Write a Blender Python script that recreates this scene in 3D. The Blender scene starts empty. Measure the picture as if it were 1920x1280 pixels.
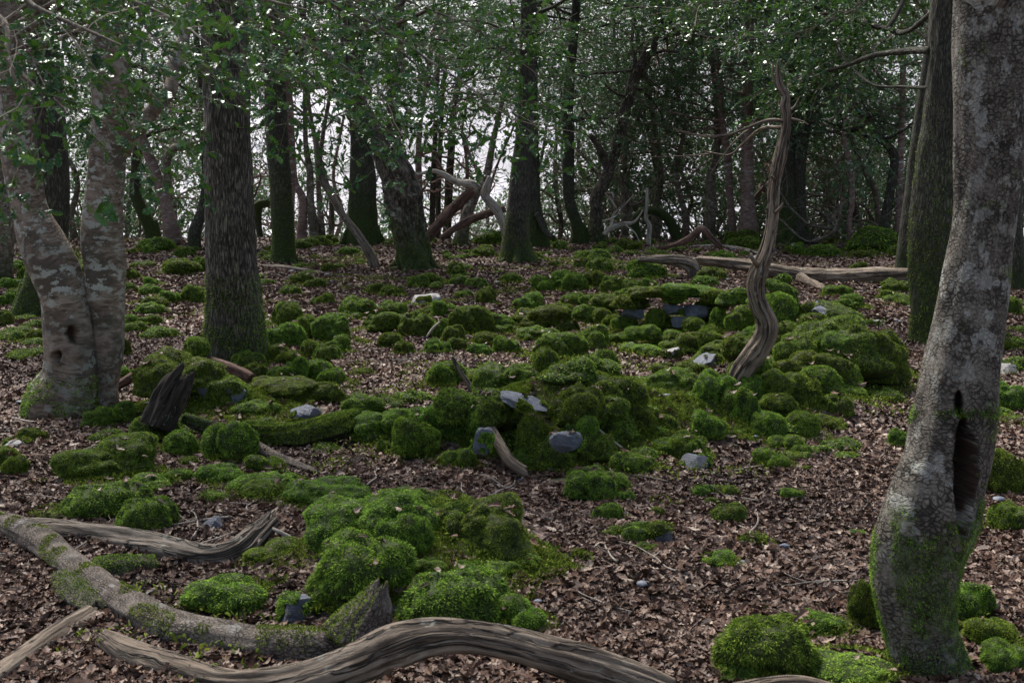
import bpy, math, random
import numpy as np
from mathutils import Matrix, Vector

S = bpy.context.scene
R_ = math.radians
# ------------------------------------------------------------------ camera, world, sun, exposure
FPX, CXP, CYP = 2112.0, 960.0, 640.0
PITCH = R_(9.1)
CAMZ = 1.7
cam_d = bpy.data.cameras.new('camera'); cam = bpy.data.objects.new('camera', cam_d)
S.collection.objects.link(cam); S.camera = cam
cam.location = (0, 0, CAMZ); cam.rotation_euler = (math.pi / 2 - PITCH, 0, 0)
cam_d.sensor_width = 36; cam_d.lens = 36 * FPX / 1920.0
cam_d.clip_start = 0.05; cam_d.clip_end = 2000
cam_d.dof.use_dof = True; cam_d.dof.focus_distance = 10.0; cam_d.dof.aperture_fstop = 9.0

w = bpy.data.worlds.new('World'); S.world = w; w.use_nodes = True
nt = w.node_tree; bg = nt.nodes['Background']
sky = nt.nodes.new('ShaderNodeTexSky'); sky.sky_type = 'NISHITA'; sky.sun_disc = False
SUN_EL, SUN_ROT = R_(58), R_(-30)
sky.sun_elevation = SUN_EL; sky.sun_rotation = SUN_ROT; sky.air_density = 1.0; sky.dust_density = 3.0
hs = nt.nodes.new('ShaderNodeHueSaturation'); hs.inputs['Saturation'].default_value = .8   # thin bright cloud greys the blue
nt.links.new(sky.outputs[0], hs.inputs['Color']); nt.links.new(hs.outputs[0], bg.inputs[0]); bg.inputs[1].default_value = 0.12
sd = bpy.data.lights.new('sun', 'SUN'); sun = bpy.data.objects.new('sun', sd); S.collection.objects.link(sun)
sd.energy = 3.6; sd.angle = R_(18); sd.color = (1.0, 0.96, 0.9)
sdir = Vector((math.sin(SUN_ROT) * math.cos(SUN_EL), math.cos(SUN_ROT) * math.cos(SUN_EL), math.sin(SUN_EL)))
sun.rotation_euler = sdir.to_track_quat('Z', 'Y').to_euler(); sun.location = (0, 0, 30)
S.view_settings.view_transform = 'Standard'; S.view_settings.look = 'None'
S.view_settings.gamma = 1; S.view_settings.exposure = 1.0
S.render.engine = 'CYCLES'
S.cycles.max_bounces = 5; S.cycles.diffuse_bounces = 3; S.cycles.glossy_bounces = 2
S.cycles.transmission_bounces = 2; S.cycles.use_denoising = True
S.cycles.use_adaptive_sampling = True; S.cycles.adaptive_threshold = 0.02
S.render.use_persistent_data = False

# ------------------------------------------------------------------ maths helpers
rng = np.random.default_rng(11)
CP, SP = math.cos(PITCH), math.sin(PITCH)
def ray(px, py):
    a = (np.asarray(px, float) - CXP) / FPX; b = (CYP - np.asarray(py, float)) / FPX
    return np.stack([a, CP + b * SP, -SP + b * CP], -1)
def at(px, py, Y):
    d = ray(px, py); return np.array([0, 0, CAMZ]) + d * (Y / d[..., 1:2] if d.ndim > 1 else Y / d[1])
def proj(p):
    v = np.asarray(p, float) - np.array([0, 0, CAMZ])
    f = v[..., 1] * CP - v[..., 2] * SP; u = v[..., 1] * SP + v[..., 2] * CP
    return CXP + FPX * v[..., 0] / f, CYP - FPX * u / f, f

def _h(ix, iy, iz, seed):
    h = (ix.astype(np.uint32) * np.uint32(374761393) + iy.astype(np.uint32) * np.uint32(668265263)
         + iz.astype(np.uint32) * np.uint32(2147483647) + np.uint32((seed * 144665) & 0xffffffff))
    h = (h ^ (h >> np.uint32(13))) * np.uint32(1274126177)
    h = (h ^ (h >> np.uint32(16))) * np.uint32(2246822519)
    h = h ^ (h >> np.uint32(15))
    return h.astype(np.float64) / 4294967295.0
def noise(p, seed=0):
    p = np.asarray(p, float); f = np.floor(p); t = p - f; t = t * t * (3 - 2 * t); i = f.astype(np.int64)
    r = 0
    for dx in (0, 1):
        wx = t[..., 0] if dx else 1 - t[..., 0]
        for dy in (0, 1):
            wy = t[..., 1] if dy else 1 - t[..., 1]
            for dz in (0, 1):
                wz = t[..., 2] if dz else 1 - t[..., 2]
                r = r + wx * wy * wz * _h(i[..., 0] + dx, i[..., 1] + dy, i[..., 2] + dz, seed)
    return r * 2 - 1
def fbm(p, o=3, seed=0):
    r = 0; a = 1; s = 0; p = np.asarray(p, float)
    for k in range(o):
        r = r + a * noise(p * (2 ** k) + 17.3 * k, seed + k); s += a; a *= .5
    return r / s
def cells(p, seed=0):
    p = np.asarray(p, float); f = np.floor(p).astype(np.int64); best = np.full(p.shape[:-1], 9.)
    for dx in (-1, 0, 1):
        for dy in (-1, 0, 1):
            for dz in (-1, 0, 1):
                c = f + np.array([dx, dy, dz])
                q = np.stack([_h(c[..., 0], c[..., 1], c[..., 2], seed + k) for k in (1, 2, 3)], -1) + c
                best = np.minimum(best, ((p - q) ** 2).sum(-1))
    return np.sqrt(best)

def sstep(a, b, x):
    t = np.clip((x - a) / (b - a), 0, 1); return t * t * (3 - 2 * t)

# mounds under the ruined wall and the boulder piles: (px, py of ground, width m, depth m, height m)
_M = []
def gh0(x, y):
    x = np.asarray(x, float); y = np.asarray(y, float); p = np.stack([x, y, x * 0], -1)
    z = 0.06 * noise(p * 0.55, 3) + 0.025 * noise(p * 1.7, 5)
    drop = np.where(y > 26, -(y - 26) * 0.17, 0); drop = np.maximum(drop, -4.5)
    drop = drop - 0.35 * sstep(24.2, 27, y)
    hill = np.maximum(y - 70, 0) * 0.62 + np.where(y > 60, 6 * noise(p * 0.03, 8), 0) * sstep(60, 110, y)
    far = np.maximum(np.abs(x) - 60, 0) * 0.15 * sstep(30, 80, y)
    return z + drop + np.minimum(hill, 95) + far
def gh(x, y):
    z = gh0(x, y)
    for mx, my, rx, ry, h in _M:
        q = ((x - mx) / rx) ** 2 + ((y - my) / ry) ** 2
        z = z + h * np.exp(-q * 1.6)
    return z
def ground_Y(px, py):
    d = ray(px, py); ts = np.arange(2.0, 60, 0.04)
    P = np.array([0, 0, CAMZ]) + ts[:, None] * d / d[1]
    below = P[:, 2] < gh0(P[:, 0], P[:, 1]); k = int(np.argmax(below)) if below.any() else len(ts) - 1
    return min(float(ts[k]), 23.7)
for (px, py, rx, ry, h) in [(1275, 632, .9, .42, .30), (1430, 668, .5, .6, .34), (1580, 722, .75, .6, .46),
                            (1330, 835, .8, .4, .26), (1480, 800, .65, .45, .30), (1030, 858, .68, .5, .34),
                            (1110, 830, .55, .45, .30), (850, 850, .5, .4, .2), (770, 1120, .66, .55, .20), (880, 1060, .5, .42, .16), (430, 790, .7, .45, .14), (1640, 462, 1.0, .9, .2)]:
    Y = ground_Y(px, py); c = at(px, py, Y); _M.append((c[0], Y + ry * .7, rx, ry, h * .72))

# ------------------------------------------------------------------ mesh helpers
COL = S.collection
def mk(name, V, Fs, mats, midx=None, attrs=None, smooth=True):
    """Fs: list of (n,k) index arrays, midx: one material index per array."""
    me = bpy.data.meshes.new(name); V = np.ascontiguousarray(V, np.float32)
    me.vertices.add(len(V)); me.vertices.foreach_set('co', V.ravel())
    Fs = [np.asarray(f) for f in Fs]
    nl = sum(f.size for f in Fs); nf = sum(len(f) for f in Fs)
    me.loops.add(nl); me.loops.foreach_set('vertex_index', np.concatenate([f.ravel() for f in Fs]).astype(np.int32))
    tot = np.concatenate([np.full(len(f), f.shape[1]) for f in Fs]).astype(np.int32)
    me.polygons.add(nf); me.polygons.foreach_set('loop_start', (np.cumsum(tot) - tot).astype(np.int32))
    if midx is not None:
        me.polygons.foreach_set('material_index', np.concatenate([np.full(len(f), m) for f, m in zip(Fs, midx)]).astype(np.int32))
    me.update(calc_edges=True)
    me.polygons.foreach_set('use_smooth', np.full(nf, bool(smooth)))
    for m in mats: me.materials.append(m)
    for k, a in (attrs or {}).items():
        a = np.asarray(a, np.float32)
        if a.ndim == 2:
            at_ = me.attributes.new(k, 'FLOAT_VECTOR', 'POINT'); at_.data.foreach_set('vector', a.ravel())
        else:
            at_ = me.attributes.new(k, 'FLOAT', 'POINT'); at_.data.foreach_set('value', a)
    return me
def link(name, me, parent=None, label=None, cat=None, group=None, kind=None, loc=None):
    o = bpy.data.objects.new(name, me); COL.objects.link(o)
    if parent is not None: o.parent = parent
    if loc is not None: o.location = loc
    if label: o['label'] = label
    if cat: o['category'] = cat
    if group: o['group'] = group
    if kind: o['kind'] = kind
    return o

class Acc:
    def __init__(s): s.V = []; s.F = []; s.m = []; s.n = 0; s.A = {}
    def add(s, V, F, m=0, **attrs):
        s.V.append(V)
        for f in (F if isinstance(F, list) else [F]):
            if len(f): s.F.append(f + s.n); s.m.append(m)
        for k, a in attrs.items(): s.A.setdefault(k, []).append((s.n, a))
        s.n += len(V)
    def build(s, name, mats, smooth=True):
        V = np.concatenate(s.V); at_ = {}
        for k, L in s.A.items():
            a = np.zeros((len(V),) + L[0][1].shape[1:]);
            for o, x in L: a[o:o + len(x)] = x
            at_[k] = a
        return mk(name, V, s.F, mats, s.m, at_, smooth)

def catmull(P, n):
    P = np.asarray(P, float)
    if len(P) == 2: t = np.linspace(0, 1, n)[:, None]; return P[0] * (1 - t) + P[1] * t
    Q = np.vstack([2 * P[0] - P[1], P, 2 * P[-1] - P[-2]]); k = len(P) - 1
    u = np.linspace(0, k, n); i = np.minimum(u.astype(int), k - 1); t = (u - i)[:, None]
    a, b, c, d = Q[i], Q[i + 1], Q[i + 2], Q[i + 3]
    return .5 * ((2 * b) + (-a + c) * t + (2 * a - 5 * b + 4 * c - d) * t * t + (-a + 3 * b - 3 * c + d) * t ** 3)

def frames(C):
    T = np.gradient(C, axis=0); T /= np.linalg.norm(T, axis=1)[:, None] + 1e-9
    ref = np.array([1., 0, 0]) if abs(T[0][0]) < .8 else np.array([0, 1., 0])
    N = np.zeros_like(T); n = ref - T[0] * (ref @ T[0]); n /= np.linalg.norm(n)
    for i in range(len(T)):
        n = n - T[i] * (n @ T[i]); n /= np.linalg.norm(n) + 1e-9; N[i] = n
    return T, N, np.cross(T, N)
def tube(P, Rr, seg=10, ring=.05, disp=None, cap=True, jag=0, seed=0):
    """P: (k,3) points, Rr: (k,) radii. Returns V, F, grain, s(arc length), theta."""
    P = np.asarray(P, float); Rr = np.asarray(Rr, float)
    L = np.linalg.norm(np.diff(P, axis=0), axis=1).sum(); n = max(3, int(L / ring) + 1)
    CR = catmull(np.hstack([P, Rr[:, None]]), n); C = CR[:, :3]; R = np.maximum(CR[:, 3], .0015)
    T, N, B = frames(C)
    s = np.concatenate([[0], np.cumsum(np.linalg.norm(np.diff(C, axis=0), axis=1))])
    th = np.linspace(0, 2 * np.pi, seg, endpoint=False)
    SS, TH = np.meshgrid(s, th, indexing='ij'); RR = np.repeat(R[:, None], seg, 1)
    Rm = max(R.mean(), .01)
    g = np.stack([np.cos(TH) * Rm, np.sin(TH) * Rm, SS], -1)
    if disp is not None: RR = RR * disp(TH, SS, g, RR, SS / s[-1])
    off = 0
    if jag:
        e = sstep(s[-1] - jag * 2, s[-1], SS); off = e * jag * noise(g * np.array([30, 30, 0]) + seed, seed)
    V = C[:, None] + RR[..., None] * (np.cos(TH)[..., None] * N[:, None] + np.sin(TH)[..., None] * B[:, None])
    if jag: V = V + (off[..., None] if not np.isscalar(off) else 0) * T[:, None]
    V = V.reshape(-1, 3); G = g.reshape(-1, 3)
    i = np.arange(n - 1)[:, None] * seg; j = np.arange(seg)[None]; j2 = (j + 1) % seg
    F = np.stack([i + j, i + j2, i + seg + j2, i + seg + j], -1).reshape(-1, 4)
    Fs = [F]
    if cap:
        k = len(V); V = np.vstack([V, C[0], C[-1] - T[-1] * R[-1] * (.6 if jag else 0)]); G = np.vstack([G, [0, 0, 0], [0, 0, s[-1]]])
        jj = np.arange(seg); j3 = (jj + 1) % seg; e = (n - 1) * seg
        Fs.append(np.stack([np.full(seg, k), j3, jj], -1)); Fs.append(np.stack([np.full(seg, k + 1), e + jj, e + j3], -1))
    return V, Fs, G

def tri_sample(V, F, n, rg, mask=None):
    """random points and normals on a mesh made of quads/tris; mask(P,N) -> keep probability"""
    T = []
    for f in F:
        T.append(f[:, :3]);
        if f.shape[1] == 4: T.append(f[:, [0, 2, 3]])
    T = np.concatenate(T); a, b, c = V[T[:, 0]], V[T[:, 1]], V[T[:, 2]]
    N = np.cross(b - a, c - a); A = np.linalg.norm(N, axis=1); N /= A[:, None] + 1e-12
    k = rg.choice(len(T), n, p=A / A.sum()); u = rg.random((n, 2)); fl = u.sum(1) > 1; u[fl] = 1 - u[fl]
    P = a[k] + u[:, :1] * (b[k] - a[k]) + u[:, 1:] * (c[k] - a[k]); N = N[k]
    if mask is not None:
        q = rg.random(n) < mask(P, N); P, N = P[q], N[q]
    return P, N
def tufts(P, N, ln, wd, rg, droop=.5, spread=.8, sc=(1, 1, 1)):
    """one pointed frond (a bent pair of triangles) per point"""
    n = len(P); D = N + spread * rg.normal(size=(n, 3)); D[:, 2] -= droop * rg.random(n) * (1 - np.clip(N[:, 2], 0, 1)) * 1.6
    D /= np.linalg.norm(D, axis=1)[:, None]; Sd = np.cross(D, rg.normal(size=(n, 3))); Sd /= np.linalg.norm(Sd, axis=1)[:, None] + 1e-9
    l = ln * (.5 + rg.random(n))[:, None]; ww = wd * (.6 + .8 * rg.random(n))[:, None]
    isc = 1 / np.asarray(sc, float)
    b0 = P - Sd * ww * .5 * isc - N * 0.003 * isc; b1 = P + Sd * ww * .5 * isc - N * 0.003 * isc
    m = P + D * l * .6 * isc; dd = D.copy(); dd[:, 2] -= .5; tip = m + dd * l * .45 * isc
    V = np.stack([b0, b1, m + Sd * ww * .35 * isc, tip, m - Sd * ww * .35 * isc], 1).reshape(-1, 3)
    k = np.arange(n)[:, None] * 5
    return V, [k + np.array([[0, 1, 2, 4]]), k + np.array([[4, 2, 3]])]

# ------------------------------------------------------------------ materials
def newmat(name):
    m = bpy.data.materials.new(name); m.use_nodes = True; t = m.node_tree; t.nodes.clear()
    out = t.nodes.new('ShaderNodeOutputMaterial'); b = t.nodes.new('ShaderNodeBsdfPrincipled'); t.links.new(b.outputs[0], out.inputs[0])
    return m, t, b
def N_(t, typ, ins=None, **kw):
    n = t.nodes.new('ShaderNode' + typ)
    for k, v in kw.items(): setattr(n, k, v)
    for k, v in (ins or {}).items():
        if hasattr(v, 'is_linked') or isinstance(v, bpy.types.NodeSocket): t.links.new(v, n.inputs[k])
        else: n.inputs[k].default_value = v
    return n
def ramp(t, fac, stops, interp='LINEAR'):
    r = t.nodes.new('ShaderNodeValToRGB'); r.color_ramp.interpolation = interp
    while len(r.color_ramp.elements) < len(stops): r.color_ramp.elements.new(.5)
    for e, (p, c) in zip(r.color_ramp.elements, stops): e.position = p; e.color = (*c, 1) if len(c) == 3 else c
    t.links.new(fac, r.inputs[0]); return r.outputs[0]
def mix(t, f, a, b, bt='MIX'):
    n = t.nodes.new('ShaderNodeMix'); n.data_type = 'RGBA'; n.blend_type = bt
    for i, v in ((0, f), (6, a), (7, b)):
        if isinstance(v, bpy.types.NodeSocket): t.links.new(v, n.inputs[i])
        else: n.inputs[i].default_value = v if i == 0 else (*v, 1)
    return n.outputs[2]
def math_(t, op, a, b=None, clamp=False):
    n = t.nodes.new('ShaderNodeMath'); n.operation = op; n.use_clamp = clamp
    for i, v in enumerate((a, b)):
        if v is None: continue
        if isinstance(v, bpy.types.NodeSocket): t.links.new(v, n.inputs[i])
        else: n.inputs[i].default_value = v
    return n.outputs[0]

def bark(name, stops, st=(22, 22, 4), kind='ridge', lichen=0., lich_col=(.42, .45, .42), lich_st=(9, 9, 22), moss=.0, moss_z=0., bump=.6,
         dist=.012, blotch=None, rough=.85, detail_st=None, crack=.35, mosscol=((.012, .02, .004), (.05, .075, .014))):
    """bark in the trunk's own coordinates: 'grain' = round the trunk and along it (metres)."""
    m, t, b = newmat(name)
    g = N_(t, 'Attribute', attribute_name='grain').outputs['Vector']
    geo = N_(t, 'NewGeometry'); pos = geo.outputs['Position']
    wob = N_(t, 'TexNoise', {'Vector': g, 'Scale': 5.0, 'Detail': 3.0})
    off = N_(t, 'VectorMath', {0: wob.outputs['Color'], 1: (.04, .04, .10)}, operation='MULTIPLY').outputs[0]
    g2 = N_(t, 'VectorMath', {0: g, 1: off}, operation='ADD').outputs[0]
    sv = N_(t, 'VectorMath', {0: g2, 1: st}, operation='MULTIPLY').outputs[0]
    fine = N_(t, 'TexNoise', {'Vector': sv, 'Scale': 1.0, 'Detail': 7.0, 'Roughness': .65}).outputs[0]
    if kind == 'ridge':
        w2 = N_(t, 'TexNoise', {'Vector': sv, 'Scale': .7, 'Detail': 4.0, 'Roughness': .7})
        sv2 = N_(t, 'VectorMath', {0: sv, 1: N_(t, 'VectorMath', {0: w2.outputs['Color'], 1: (1.6, 1.6, 1.2)}, operation='MULTIPLY').outputs[0]}, operation='ADD').outputs[0]
        v = N_(t, 'TexVoronoi', {'Vector': sv2, 'Scale': 1.0, 'Randomness': 1.0}, feature='DISTANCE_TO_EDGE').outputs[0]
        fine = N_(t, 'TexNoise', {'Vector': sv, 'Scale': 1.6, 'Detail': 7.0, 'Roughness': .7}).outputs[0]
        cr = ramp(t, math_(t, 'ADD', v, math_(t, 'MULTIPLY', math_(t, 'SUBTRACT', fine, .5), .8)), [(0, (0, 0, 0)), (.30, (1, 1, 1))])
        h = math_(t, 'ADD', math_(t, 'MULTIPLY', cr, .7), fine)
    elif kind == 'plate':
        w2 = N_(t, 'TexNoise', {'Vector': sv, 'Scale': .8, 'Detail': 4.0, 'Roughness': .7})
        sv2 = N_(t, 'VectorMath', {0: sv, 1: N_(t, 'VectorMath', {0: w2.outputs['Color'], 1: (.8, .8, .8)}, operation='MULTIPLY').outputs[0]}, operation='ADD').outputs[0]
        v = N_(t, 'TexVoronoi', {'Vector': sv2, 'Scale': 1.0, 'Randomness': 1.0}, feature='DISTANCE_TO_EDGE').outputs[0]
        thin = N_(t, 'TexNoise', {'Vector': g, 'Scale': 14.0, 'Detail': 3.0}).outputs[0]
        cr = ramp(t, math_(t, 'ADD', v, math_(t, 'MULTIPLY', math_(t, 'SUBTRACT', thin, .45), .55)), [(0, (0, 0, 0)), (.17, (1, 1, 1))])
        fine = N_(t, 'TexNoise', {'Vector': sv, 'Scale': 2.4, 'Detail': 6.0, 'Roughness': .7}).outputs[0]
        h = math_(t, 'ADD', cr, math_(t, 'MULTIPLY', fine, .9))
    elif kind == 'grain':
        n2 = N_(t, 'TexNoise', {'Vector': sv, 'Scale': .42, 'Detail': 3.0, 'Roughness': .55, 'Distortion': .4}).outputs[0]
        ck = ramp(t, math_(t, 'ABSOLUTE', math_(t, 'SUBTRACT', n2, .5)), [(0, (0, 0, 0)), (.022, (1, 1, 1))])
        cr = mix(t, 1.0, ck, ramp(t, fine, [(.32, (.25, .25, .25)), (.50, (1, 1, 1))]), 'MULTIPLY'); h = math_(t, 'ADD', fine, math_(t, 'MULTIPLY', ck, .8))
    else:
        cr = ramp(t, fine, [(.30, (0, 0, 0)), (.45, (1, 1, 1))]); h = fine
    big = N_(t, 'TexNoise', {'Vector': g, 'Scale': 3.5, 'Detail': 5.0, 'Roughness': .6}).outputs[0]
    c = ramp(t, math_(t, 'ADD', math_(t, 'MULTIPLY', fine, .6), math_(t, 'MULTIPLY', big, .45)), stops)
    if blotch: c = mix(t, ramp(t, N_(t, 'TexNoise', {'Vector': g, 'Scale': 4.5, 'Detail': 3.0}).outputs[0], [(.5, (0, 0, 0)), (.58, (1, 1, 1))]), c, blotch)
    c = mix(t, crack, c, mix(t, 1.0, c, cr, 'MULTIPLY')) if crack else c
    if lichen:
        ln = N_(t, 'TexNoise', {'Vector': N_(t, 'VectorMath', {0: g, 1: lich_st}, operation='MULTIPLY').outputs[0], 'Scale': 1.0, 'Detail': 5.0, 'Roughness': .7}).outputs[0]
        lf = ramp(t, ln, [(.63 - lichen * .2, (0, 0, 0)), (.67 - lichen * .2, (1, 1, 1))])
        lf = mix(t, 1.0, lf, ramp(t, N_(t, 'TexNoise', {'Vector': g, 'Scale': 2.2}).outputs[0], [(.38, (.1, .1, .1)), (.6, (1, 1, 1))]), 'MULTIPLY')
        c = mix(t, lf, c, lich_col)
    c = mix(t, N_(t, 'Attribute', attribute_name='hole').outputs['Fac'], c, mix(t, fine, (.010, .006, .004), (.085, .052, .034)))
    # moss: 'moss' attribute painted where the photo has it, plus overall film
    ma = N_(t, 'Attribute', attribute_name='moss').outputs['Fac']
    mn = N_(t, 'TexNoise', {'Vector': pos, 'Scale': 16.0, 'Detail': 6.0, 'Roughness': .7}).outputs[0]
    mf = math_(t, 'ADD', math_(t, 'MULTIPLY', ma, 1.0), math_(t, 'SUBTRACT', mn, .5 - moss))
    mf = ramp(t, mf, [(.28, (0, 0, 0)), (.62, (1, 1, 1))])
    mc = ramp(t, N_(t, 'TexNoise', {'Vector': pos, 'Scale': 60.0, 'Detail': 4.0}).outputs[0], [(.3, mosscol[0]), (.7, mosscol[1])])
    c = mix(t, mf, c, mc)
    t.links.new(c, b.inputs['Base Color']); b.inputs['Roughness'].default_value = rough
    b.inputs['Specular IOR Level'].default_value = .3
    bp = N_(t, 'Bump', {'Strength': bump, 'Distance': dist, 'Height': math_(t, 'ADD', h, math_(t, 'MULTIPLY', mf, .5))})
    t.links.new(bp.outputs[0], b.inputs['Normal'])
    return m

MAT = {}
MAT['oak'] = bark('oak_bark', [(.30, (.02, .017, .012)), (.5, (.11, .098, .07)), (.7, (.34, .31, .25))], st=(62, 62, 8), bump=1.0, dist=.016, moss=-.10, crack=.8)
MAT['dark'] = bark('dark_mossy_bark', [(.3, (.018, .017, .011)), (.5, (.065, .062, .043)), (.72, (.17, .165, .12))], st=(55, 55, 10), bump=1.0, dist=.012, moss=-.03, crack=.7)
MAT['birch'] = bark('lichened_bark', [(.36, (.04, .028, .019)), (.5, (.125, .092, .066)), (.66, (.27, .225, .175))], st=(16, 16, 50), kind='smooth', lichen=.52,
                    lich_col=(.33, .34, .29), lich_st=(15, 15, 19), bump=.5, dist=.008, moss=-.20, crack=.35, blotch=(.08, .066, .048))
MAT['plate'] = bark('plated_bark', [(.38, (.04, .032, .024)), (.5, (.135, .115, .088)), (.64, (.31, .285, .24))], st=(50, 50, 62), kind='plate', bump=1.0, dist=.022,
                    moss=-.16, crack=.7, lichen=.48, lich_col=(.42, .42, .37), lich_st=(15, 15, 13))
MAT['holly'] = bark('holly_bark', [(.34, (.028, .021, .014)), (.5, (.085, .067, .048)), (.66, (.22, .185, .145))], st=(22, 22, 14), kind='smooth', lichen=.35,
                    lich_col=(.32, .32, .27), lich_st=(16, 16, 18), bump=.6, dist=.01, moss=-.03)
MAT['gnarl'] = bark('gnarled_bark', [(.34, (.022, .016, .011)), (.5, (.085, .067, .046)), (.66, (.25, .21, .16))], st=(30, 30, 7), bump=1.0, dist=.02, moss=.0, crack=.7, lichen=.2, lich_col=(.25, .25, .2), lich_st=(9, 9, 9))
MAT['pink'] = bark('pinkish_bark', [(.3, (.06, .036, .03)), (.5, (.15, .095, .078)), (.72, (.28, .2, .17))], st=(14, 14, 18), kind='smooth', lichen=.3, bump=.5, moss=-.06)
MAT['log'] = bark('log_bark', [(.3, (.05, .038, .028)), (.5, (.15, .12, .095)), (.72, (.30, .26, .22))], st=(85, 85, 60), kind='plate', lichen=.3, lich_col=(.34, .33, .31),
                  lich_st=(10, 10, 8), bump=1.0, dist=.010, moss=-.16, crack=.6)
def deadmat(name, stops, bump=1.0, moss=-.3):
    return bark(name, stops, st=(60, 60, 2.6), kind='grain', bump=bump, dist=.014, moss=moss, crack=.9, lichen=.12, lich_col=(.3, .31, .26), lich_st=(12, 12, 6))
MAT['dead'] = deadmat('weathered_deadwood', [(.34, (.035, .025, .017)), (.5, (.13, .098, .07)), (.68, (.30, .245, .185))])
MAT['deadgrey'] = deadmat('grey_deadwood', [(.34, (.035, .028, .02)), (.5, (.125, .10, .076)), (.68, (.28, .24, .19))])
MAT['deadpale'] = deadmat('pale_deadwood', [(.3, (.14, .115, .09)), (.5, (.32, .28, .23)), (.75, (.5, .46, .4))], .6)
MAT['deadred'] = deadmat('reddish_deadwood', [(.3, (.03, .016, .012)), (.5, (.11, .062, .045)), (.75, (.25, .165, .13))])
MAT['rot'] = deadmat('rotten_dark_wood', [(.3, (.008, .006, .005)), (.5, (.028, .02, .015)), (.75, (.08, .06, .045))])

def moss_mat(name, tip):
    m, t, b = newmat(name)
    geo = N_(t, 'NewGeometry'); oi = N_(t, 'ObjectInfo')
    isl = geo.outputs['Random Per Island']
    pos = geo.outputs['Position']
    nz = N_(t, 'TexNoise', {'Vector': pos, 'Scale': 6.0, 'Detail': 4.0, 'Roughness': .6}).outputs[0]
    if tip: c = ramp(t, isl, [(0, (.045, .082, .011)), (.45, (.118, .198, .024)), (.8, (.205, .315, .040)), (1, (.31, .40, .08))])
    else: c = ramp(t, N_(t, 'TexNoise', {'Vector': pos, 'Scale': 90.0, 'Detail': 3.0}).outputs[0], [(.3, (.010, .015, .004)), (.7, (.045, .065, .013))])
    brown = ramp(t, nz, [(.60, (0, 0, 0)), (.76, (.7, .7, .7))])
    cl = N_(t, 'TexNoise', {'Vector': pos, 'Scale': 26.0, 'Detail': 3.0, 'Roughness': .6}).outputs[0]
    c = mix(t, 1.0, c, ramp(t, cl, [(.32, (.38, .42, .45)), (.62, (1.25, 1.2, 1.0))]), 'MULTIPLY')
    c = mix(t, brown, c, mix(t, isl, (.06, .055, .018), (.16, .15, .05)) if tip else (.03, .024, .010))
    yl = N_(t, 'HueSaturation', {'Color': c, 'Hue': .49, 'Saturation': 1.0, 'Value': 1.0})
    t.links.new(math_(t, 'ADD', .48, math_(t, 'MULTIPLY', oi.outputs['Random'], .04)), yl.inputs['Hue'])
    t.links.new(math_(t, 'ADD', .78, math_(t, 'MULTIPLY', oi.outputs['Random'], .5)), yl.inputs['Value'])
    t.links.new(yl.outputs[0], b.inputs['Base Color']); b.inputs['Roughness'].default_value = .75
    b.inputs['Specular IOR Level'].default_value = .15
    if tip:
        tr = N_(t, 'BsdfTranslucent', {'Color': yl.outputs[0]}); mx = N_(t, 'MixShader', {0: .25, 1: b.outputs[0], 2: tr.outputs[0]})
        t.links.new(mx.outputs[0], t.nodes['Material Output'].inputs[0])
    return m
MAT['moss_tip'] = moss_mat('moss_fronds', True); MAT['moss_bed'] = moss_mat('moss_bed', False)

def stone_mat(name, stops):
    m, t, b = newmat(name); pos = N_(t, 'TexCoord').outputs['Object']
    n1 = N_(t, 'TexNoise', {'Vector': pos, 'Scale': 3.0, 'Detail': 8.0, 'Roughness': .7}).outputs[0]
    n2 = N_(t, 'TexNoise', {'Vector': N_(t, 'VectorMath', {0: pos, 1: (2, 3, 14)}, operation='MULTIPLY').outputs[0], 'Scale': 1.6, 'Detail': 6.0}).outputs[0]
    c = ramp(t, math_(t, 'ADD', math_(t, 'MULTIPLY', n1, .6), math_(t, 'MULTIPLY', n2, .4)), stops)
    lf = ramp(t, N_(t, 'TexNoise', {'Vector': pos, 'Scale': 7.0, 'Detail': 6.0, 'Roughness': .75}).outputs[0], [(.60, (0, 0, 0)), (.66, (1, 1, 1))])
    c = mix(t, math_(t, 'MULTIPLY', lf, .5), c, (.22, .235, .22))
    t.links.new(c, b.inputs['Base Color']); b.inputs['Roughness'].default_value = .6
    bp = N_(t, 'Bump', {'Strength': .7, 'Distance': .03, 'Height': math_(t, 'ADD', n1, n2)}); t.links.new(bp.outputs[0], b.inputs['Normal'])
    return m
MAT['slate'] = stone_mat('blue_grey_slate', [(.3, (.035, .04, .05)), (.5, (.095, .105, .13)), (.7, (.19, .20, .235))])
MAT['pale'] = stone_mat('pale_stone', [(.3, (.13, .115, .10)), (.5, (.28, .265, .25)), (.7, (.42, .41, .39))])

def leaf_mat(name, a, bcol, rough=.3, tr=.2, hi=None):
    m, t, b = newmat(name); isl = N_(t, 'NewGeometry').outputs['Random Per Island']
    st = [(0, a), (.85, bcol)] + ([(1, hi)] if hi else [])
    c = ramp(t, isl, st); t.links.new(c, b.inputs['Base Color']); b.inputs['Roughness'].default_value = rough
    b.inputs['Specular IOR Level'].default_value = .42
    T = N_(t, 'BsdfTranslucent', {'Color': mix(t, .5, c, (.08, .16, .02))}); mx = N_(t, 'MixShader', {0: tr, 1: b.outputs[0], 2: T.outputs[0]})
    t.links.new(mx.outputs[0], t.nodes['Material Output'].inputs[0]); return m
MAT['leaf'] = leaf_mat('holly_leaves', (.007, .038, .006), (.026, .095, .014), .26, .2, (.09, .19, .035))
MAT['leaf_lightened'] = leaf_mat('lightened_far_holly_leaves', (.026, .066, .032), (.075, .155, .065), .30, .26, (.16, .27, .11))  # far copy of the leaf colour, paled to stand in for haze and brightness

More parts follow.
